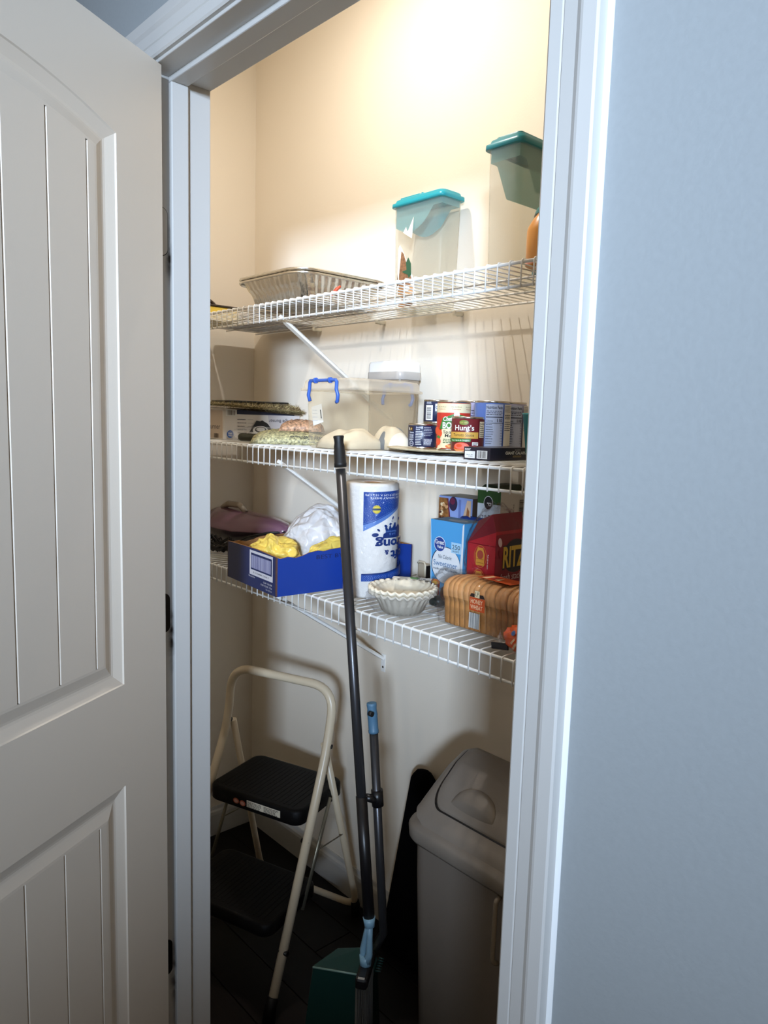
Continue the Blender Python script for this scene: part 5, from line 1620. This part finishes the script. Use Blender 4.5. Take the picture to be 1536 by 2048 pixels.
b.tube([Bp - d * 0.02, Bp + d * 0.05, Bp + d * 0.08, Bp + d * 0.55, Bp + d * 0.60, Bp + d * 0.78, Bp + d * 0.92, Bp + d * 0.99, A], [0.0108, 0.0112, 0.0104, 0.0104, 0.0112, 0.0098, 0.0106, 0.0104, 0.0080], 20)
b.build('grip', M('slate_blue_grip', '4f7590', 0.45), t)
MB().tube([(0.066, -0.008, 0.862), (0.075, -0.008, 0.862)], 0.0052, 12).build('hang_hole', M('black_rubber_grip'), t)
b = MB()
b.tube([(0.0725, 0.0170, 0.655), (0.0705, 0.0150, 0.690)], 0.0125, 14)
b.tube([(0.0715, 0.008, 0.672), (0.0640, -0.012, 0.680)], [0.010, 0.008], 8)
b.build('clip', M('black_plastic'), t)

# waste bin with a swing lid
t = thing('waste_bin', 'grey plastic waste bin with an arched swing lid beside the door frame', 'bin', (-0.863, 1.190, 0))
t.scale = (1.03, 1.0, 1.0)
grey = M('taupe_grey_plastic', '7c736a', 0.42, bump=0.06, scale=250)
grey_l = M('taupe_grey_lid', '857c72', 0.36, bump=0.05, scale=250)
def br(hx, hy, z, r):
    return [(p[0], p[1], z) for p in rrect(-hx, hx, -hy, hy, r, 8)]
b = MB()
b.loops([br(0.160, 0.112, 0.0005, 0.04), br(0.166, 0.116, 0.006, 0.042), br(0.182, 0.132, 0.50, 0.045), br(0.184, 0.133, 0.592, 0.045)], cap1=False)
b.build('body', grey, t)
b = MB()
b.loops([br(0.184, 0.134, 0.588, 0.045), br(0.194, 0.143, 0.585, 0.05), br(0.199, 0.147, 0.592, 0.052), br(0.200, 0.148, 0.614, 0.052), br(0.196, 0.144, 0.622, 0.05), br(0.184, 0.134, 0.628, 0.046)], cap0=False, cap1=False)
b.build('rim', grey_l, t)
PROF = [(-0.136, 0.626), (-0.128, 0.640), (-0.105, 0.662), (-0.07, 0.698), (-0.03, 0.730), (0.010, 0.748), (0.045, 0.742), (0.085, 0.716), (0.120, 0.668), (0.136, 0.626)]
def prof_z(y):
    for (a, za), (c, zc_) in zip(PROF[:-1], PROF[1:]):
        if a <= y <= c:
            u = (y - a) / (c - a)
            return za + (zc_ - za) * u
    return 0.626
def arch_z(x, y):
    ex = max(0, (abs(x) - 0.150) / 0.037)
    s = math.sqrt(max(0, 1 - min(1, ex) ** 2))
    return 0.622 + (prof_z(y) - 0.622) * (0.35 + 0.65 * s)
FX0, FX1, FY0, FY1 = -0.150, 0.150, -0.108, 0.030
flap_out = rrect(FX0, FX1, FY0, FY1, 0.030, 6)
def inside(x, y, g=0.0):
    return FX0 - g < x < FX1 + g and FY0 - g < y < FY1 + g
b = MB()
nx_, ny_ = 66, 56
V = {}
for i in range(nx_ + 1):
    for j in range(ny_ + 1):
        x, y = -0.187 + 0.374 * i / nx_, -0.136 + 0.272 * j / ny_
        if abs(y) > 0.090:
            x *= (0.141 + math.sqrt(max(0, 0.046 ** 2 - (abs(y) - 0.090) ** 2))) / 0.187
        V[i, j] = b.bm.verts.new((x, y, arch_z(x, y)))
for i in range(nx_):
    for j in range(ny_):
        f = b.bm.faces.new((V[i, j], V[i + 1, j], V[i + 1, j + 1], V[i, j + 1]))
        f.smooth = True
b.build('lid_hood', grey_l, t)
b = MB()
pts = resample(flap_out, 120)
o_ = [(p.x, p.y, arch_z(p.x, p.y)) for p in pts]
cen = Vector(((FX0 + FX1) / 2, (FY0 + FY1) / 2))
def scaled(k, dz):
    r = []
    for p in pts:
        q2 = cen + (p - cen) * k
        r.append((q2.x, q2.y, arch_z(q2.x, q2.y) + dz))
    return r
MB().loops([scaled(1.020, 0.0006), scaled(1.0, 0.0022), scaled(0.985, 0.0012)], cap0=False, cap1=False).build('lid_gap', M('black_plastic'), t)
b.loops([scaled(0.986, 0.0005), scaled(0.984, 0.0044), scaled(0.975, 0.0056), scaled(0.88, 0.0056), scaled(0.76, 0.0056), scaled(0.62, 0.0056), scaled(0.45, 0.0056), scaled(0.25, 0.0056), scaled(0.05, 0.0056)], cap0=False)
b.build('swing_flap', grey_l, t)
b = MB()
rings = []
for a in [PI * 0.5 * k / 8 for k in range(9)]:
    rr_ = math.cos(a)
    ring = []
    for k in range(24):
        th2 = 2 * PI * k / 24
        x = 0.055 * math.cos(th2) * max(0.02, rr_)
        y = (0.034 if math.sin(th2) > 0 else 0.005) * math.sin(th2) * max(0.02, rr_)
        ring.append((-0.052 + x, -0.092 + y, arch_z(0, -0.092 + y) + 0.002 + 0.020 * math.sin(a)))
    rings.append(ring)
b.loops(rings, cap0=False)
b.build('flap_grip', grey_l, t)
MB().tube(bend([(0.060, -0.136, 0.578), (0.060, -0.148, 0.574), (0.060, -0.150, 0.45), (0.060, -0.134, 0.440)], 0.012, 5), 0.0045, 8).build('side_handle', M('tan_grey_plastic', '8c8070', 0.4), t)

# two black padded items leaning on the wall behind the bin
for k, (x0, x1, x2, x3, y, hgt, lab) in enumerate(((-1.405, -1.185, -1.338, -1.240, 1.318, 0.553, 'left black rounded panel leaning on the back wall behind the grey bin'), (-1.320, -1.090, -1.248, -1.150, 1.345, 0.540, 'right black rounded panel, tucked behind the other one and the grey bin'))):
    t = thing('kneeling_mat', lab, 'mat', ((x0 + x1) / 2, y, 0), 'black panels behind the bin')
    cx_ = (x0 + x1) / 2
    out = [(x0 - cx_, 0.002), (x1 - cx_, 0.002), (x3 - cx_, hgt - 0.06), (x3 - cx_ - 0.006, hgt - 0.025), (x3 - cx_ - 0.030, hgt - 0.004), ((x2 + x3) / 2 - cx_, hgt), (x2 - cx_ + 0.024, hgt - 0.006), (x2 - cx_ + 0.006, hgt - 0.028), (x2 - cx_, hgt - 0.07)]
    R_ = resample(out, 90)
    cz = Vector((0, hgt / 2))
    b = MB()
    def rg(kk, yy):
        return [((cz + (p - cz) * kk).x, yy + 0.03 * ((cz + (p - cz) * kk).y / hgt), max(0.0005, (cz + (p - cz) * kk).y)) for p in R_]
    b.loops([rg(0.95, -0.010), rg(0.99, -0.007), rg(1.0, 0), rg(0.99, 0.007), rg(0.95, 0.010)])
    b.build('foam', M('matt_black_foam', '060506', 0.95, spec=0.05), t)
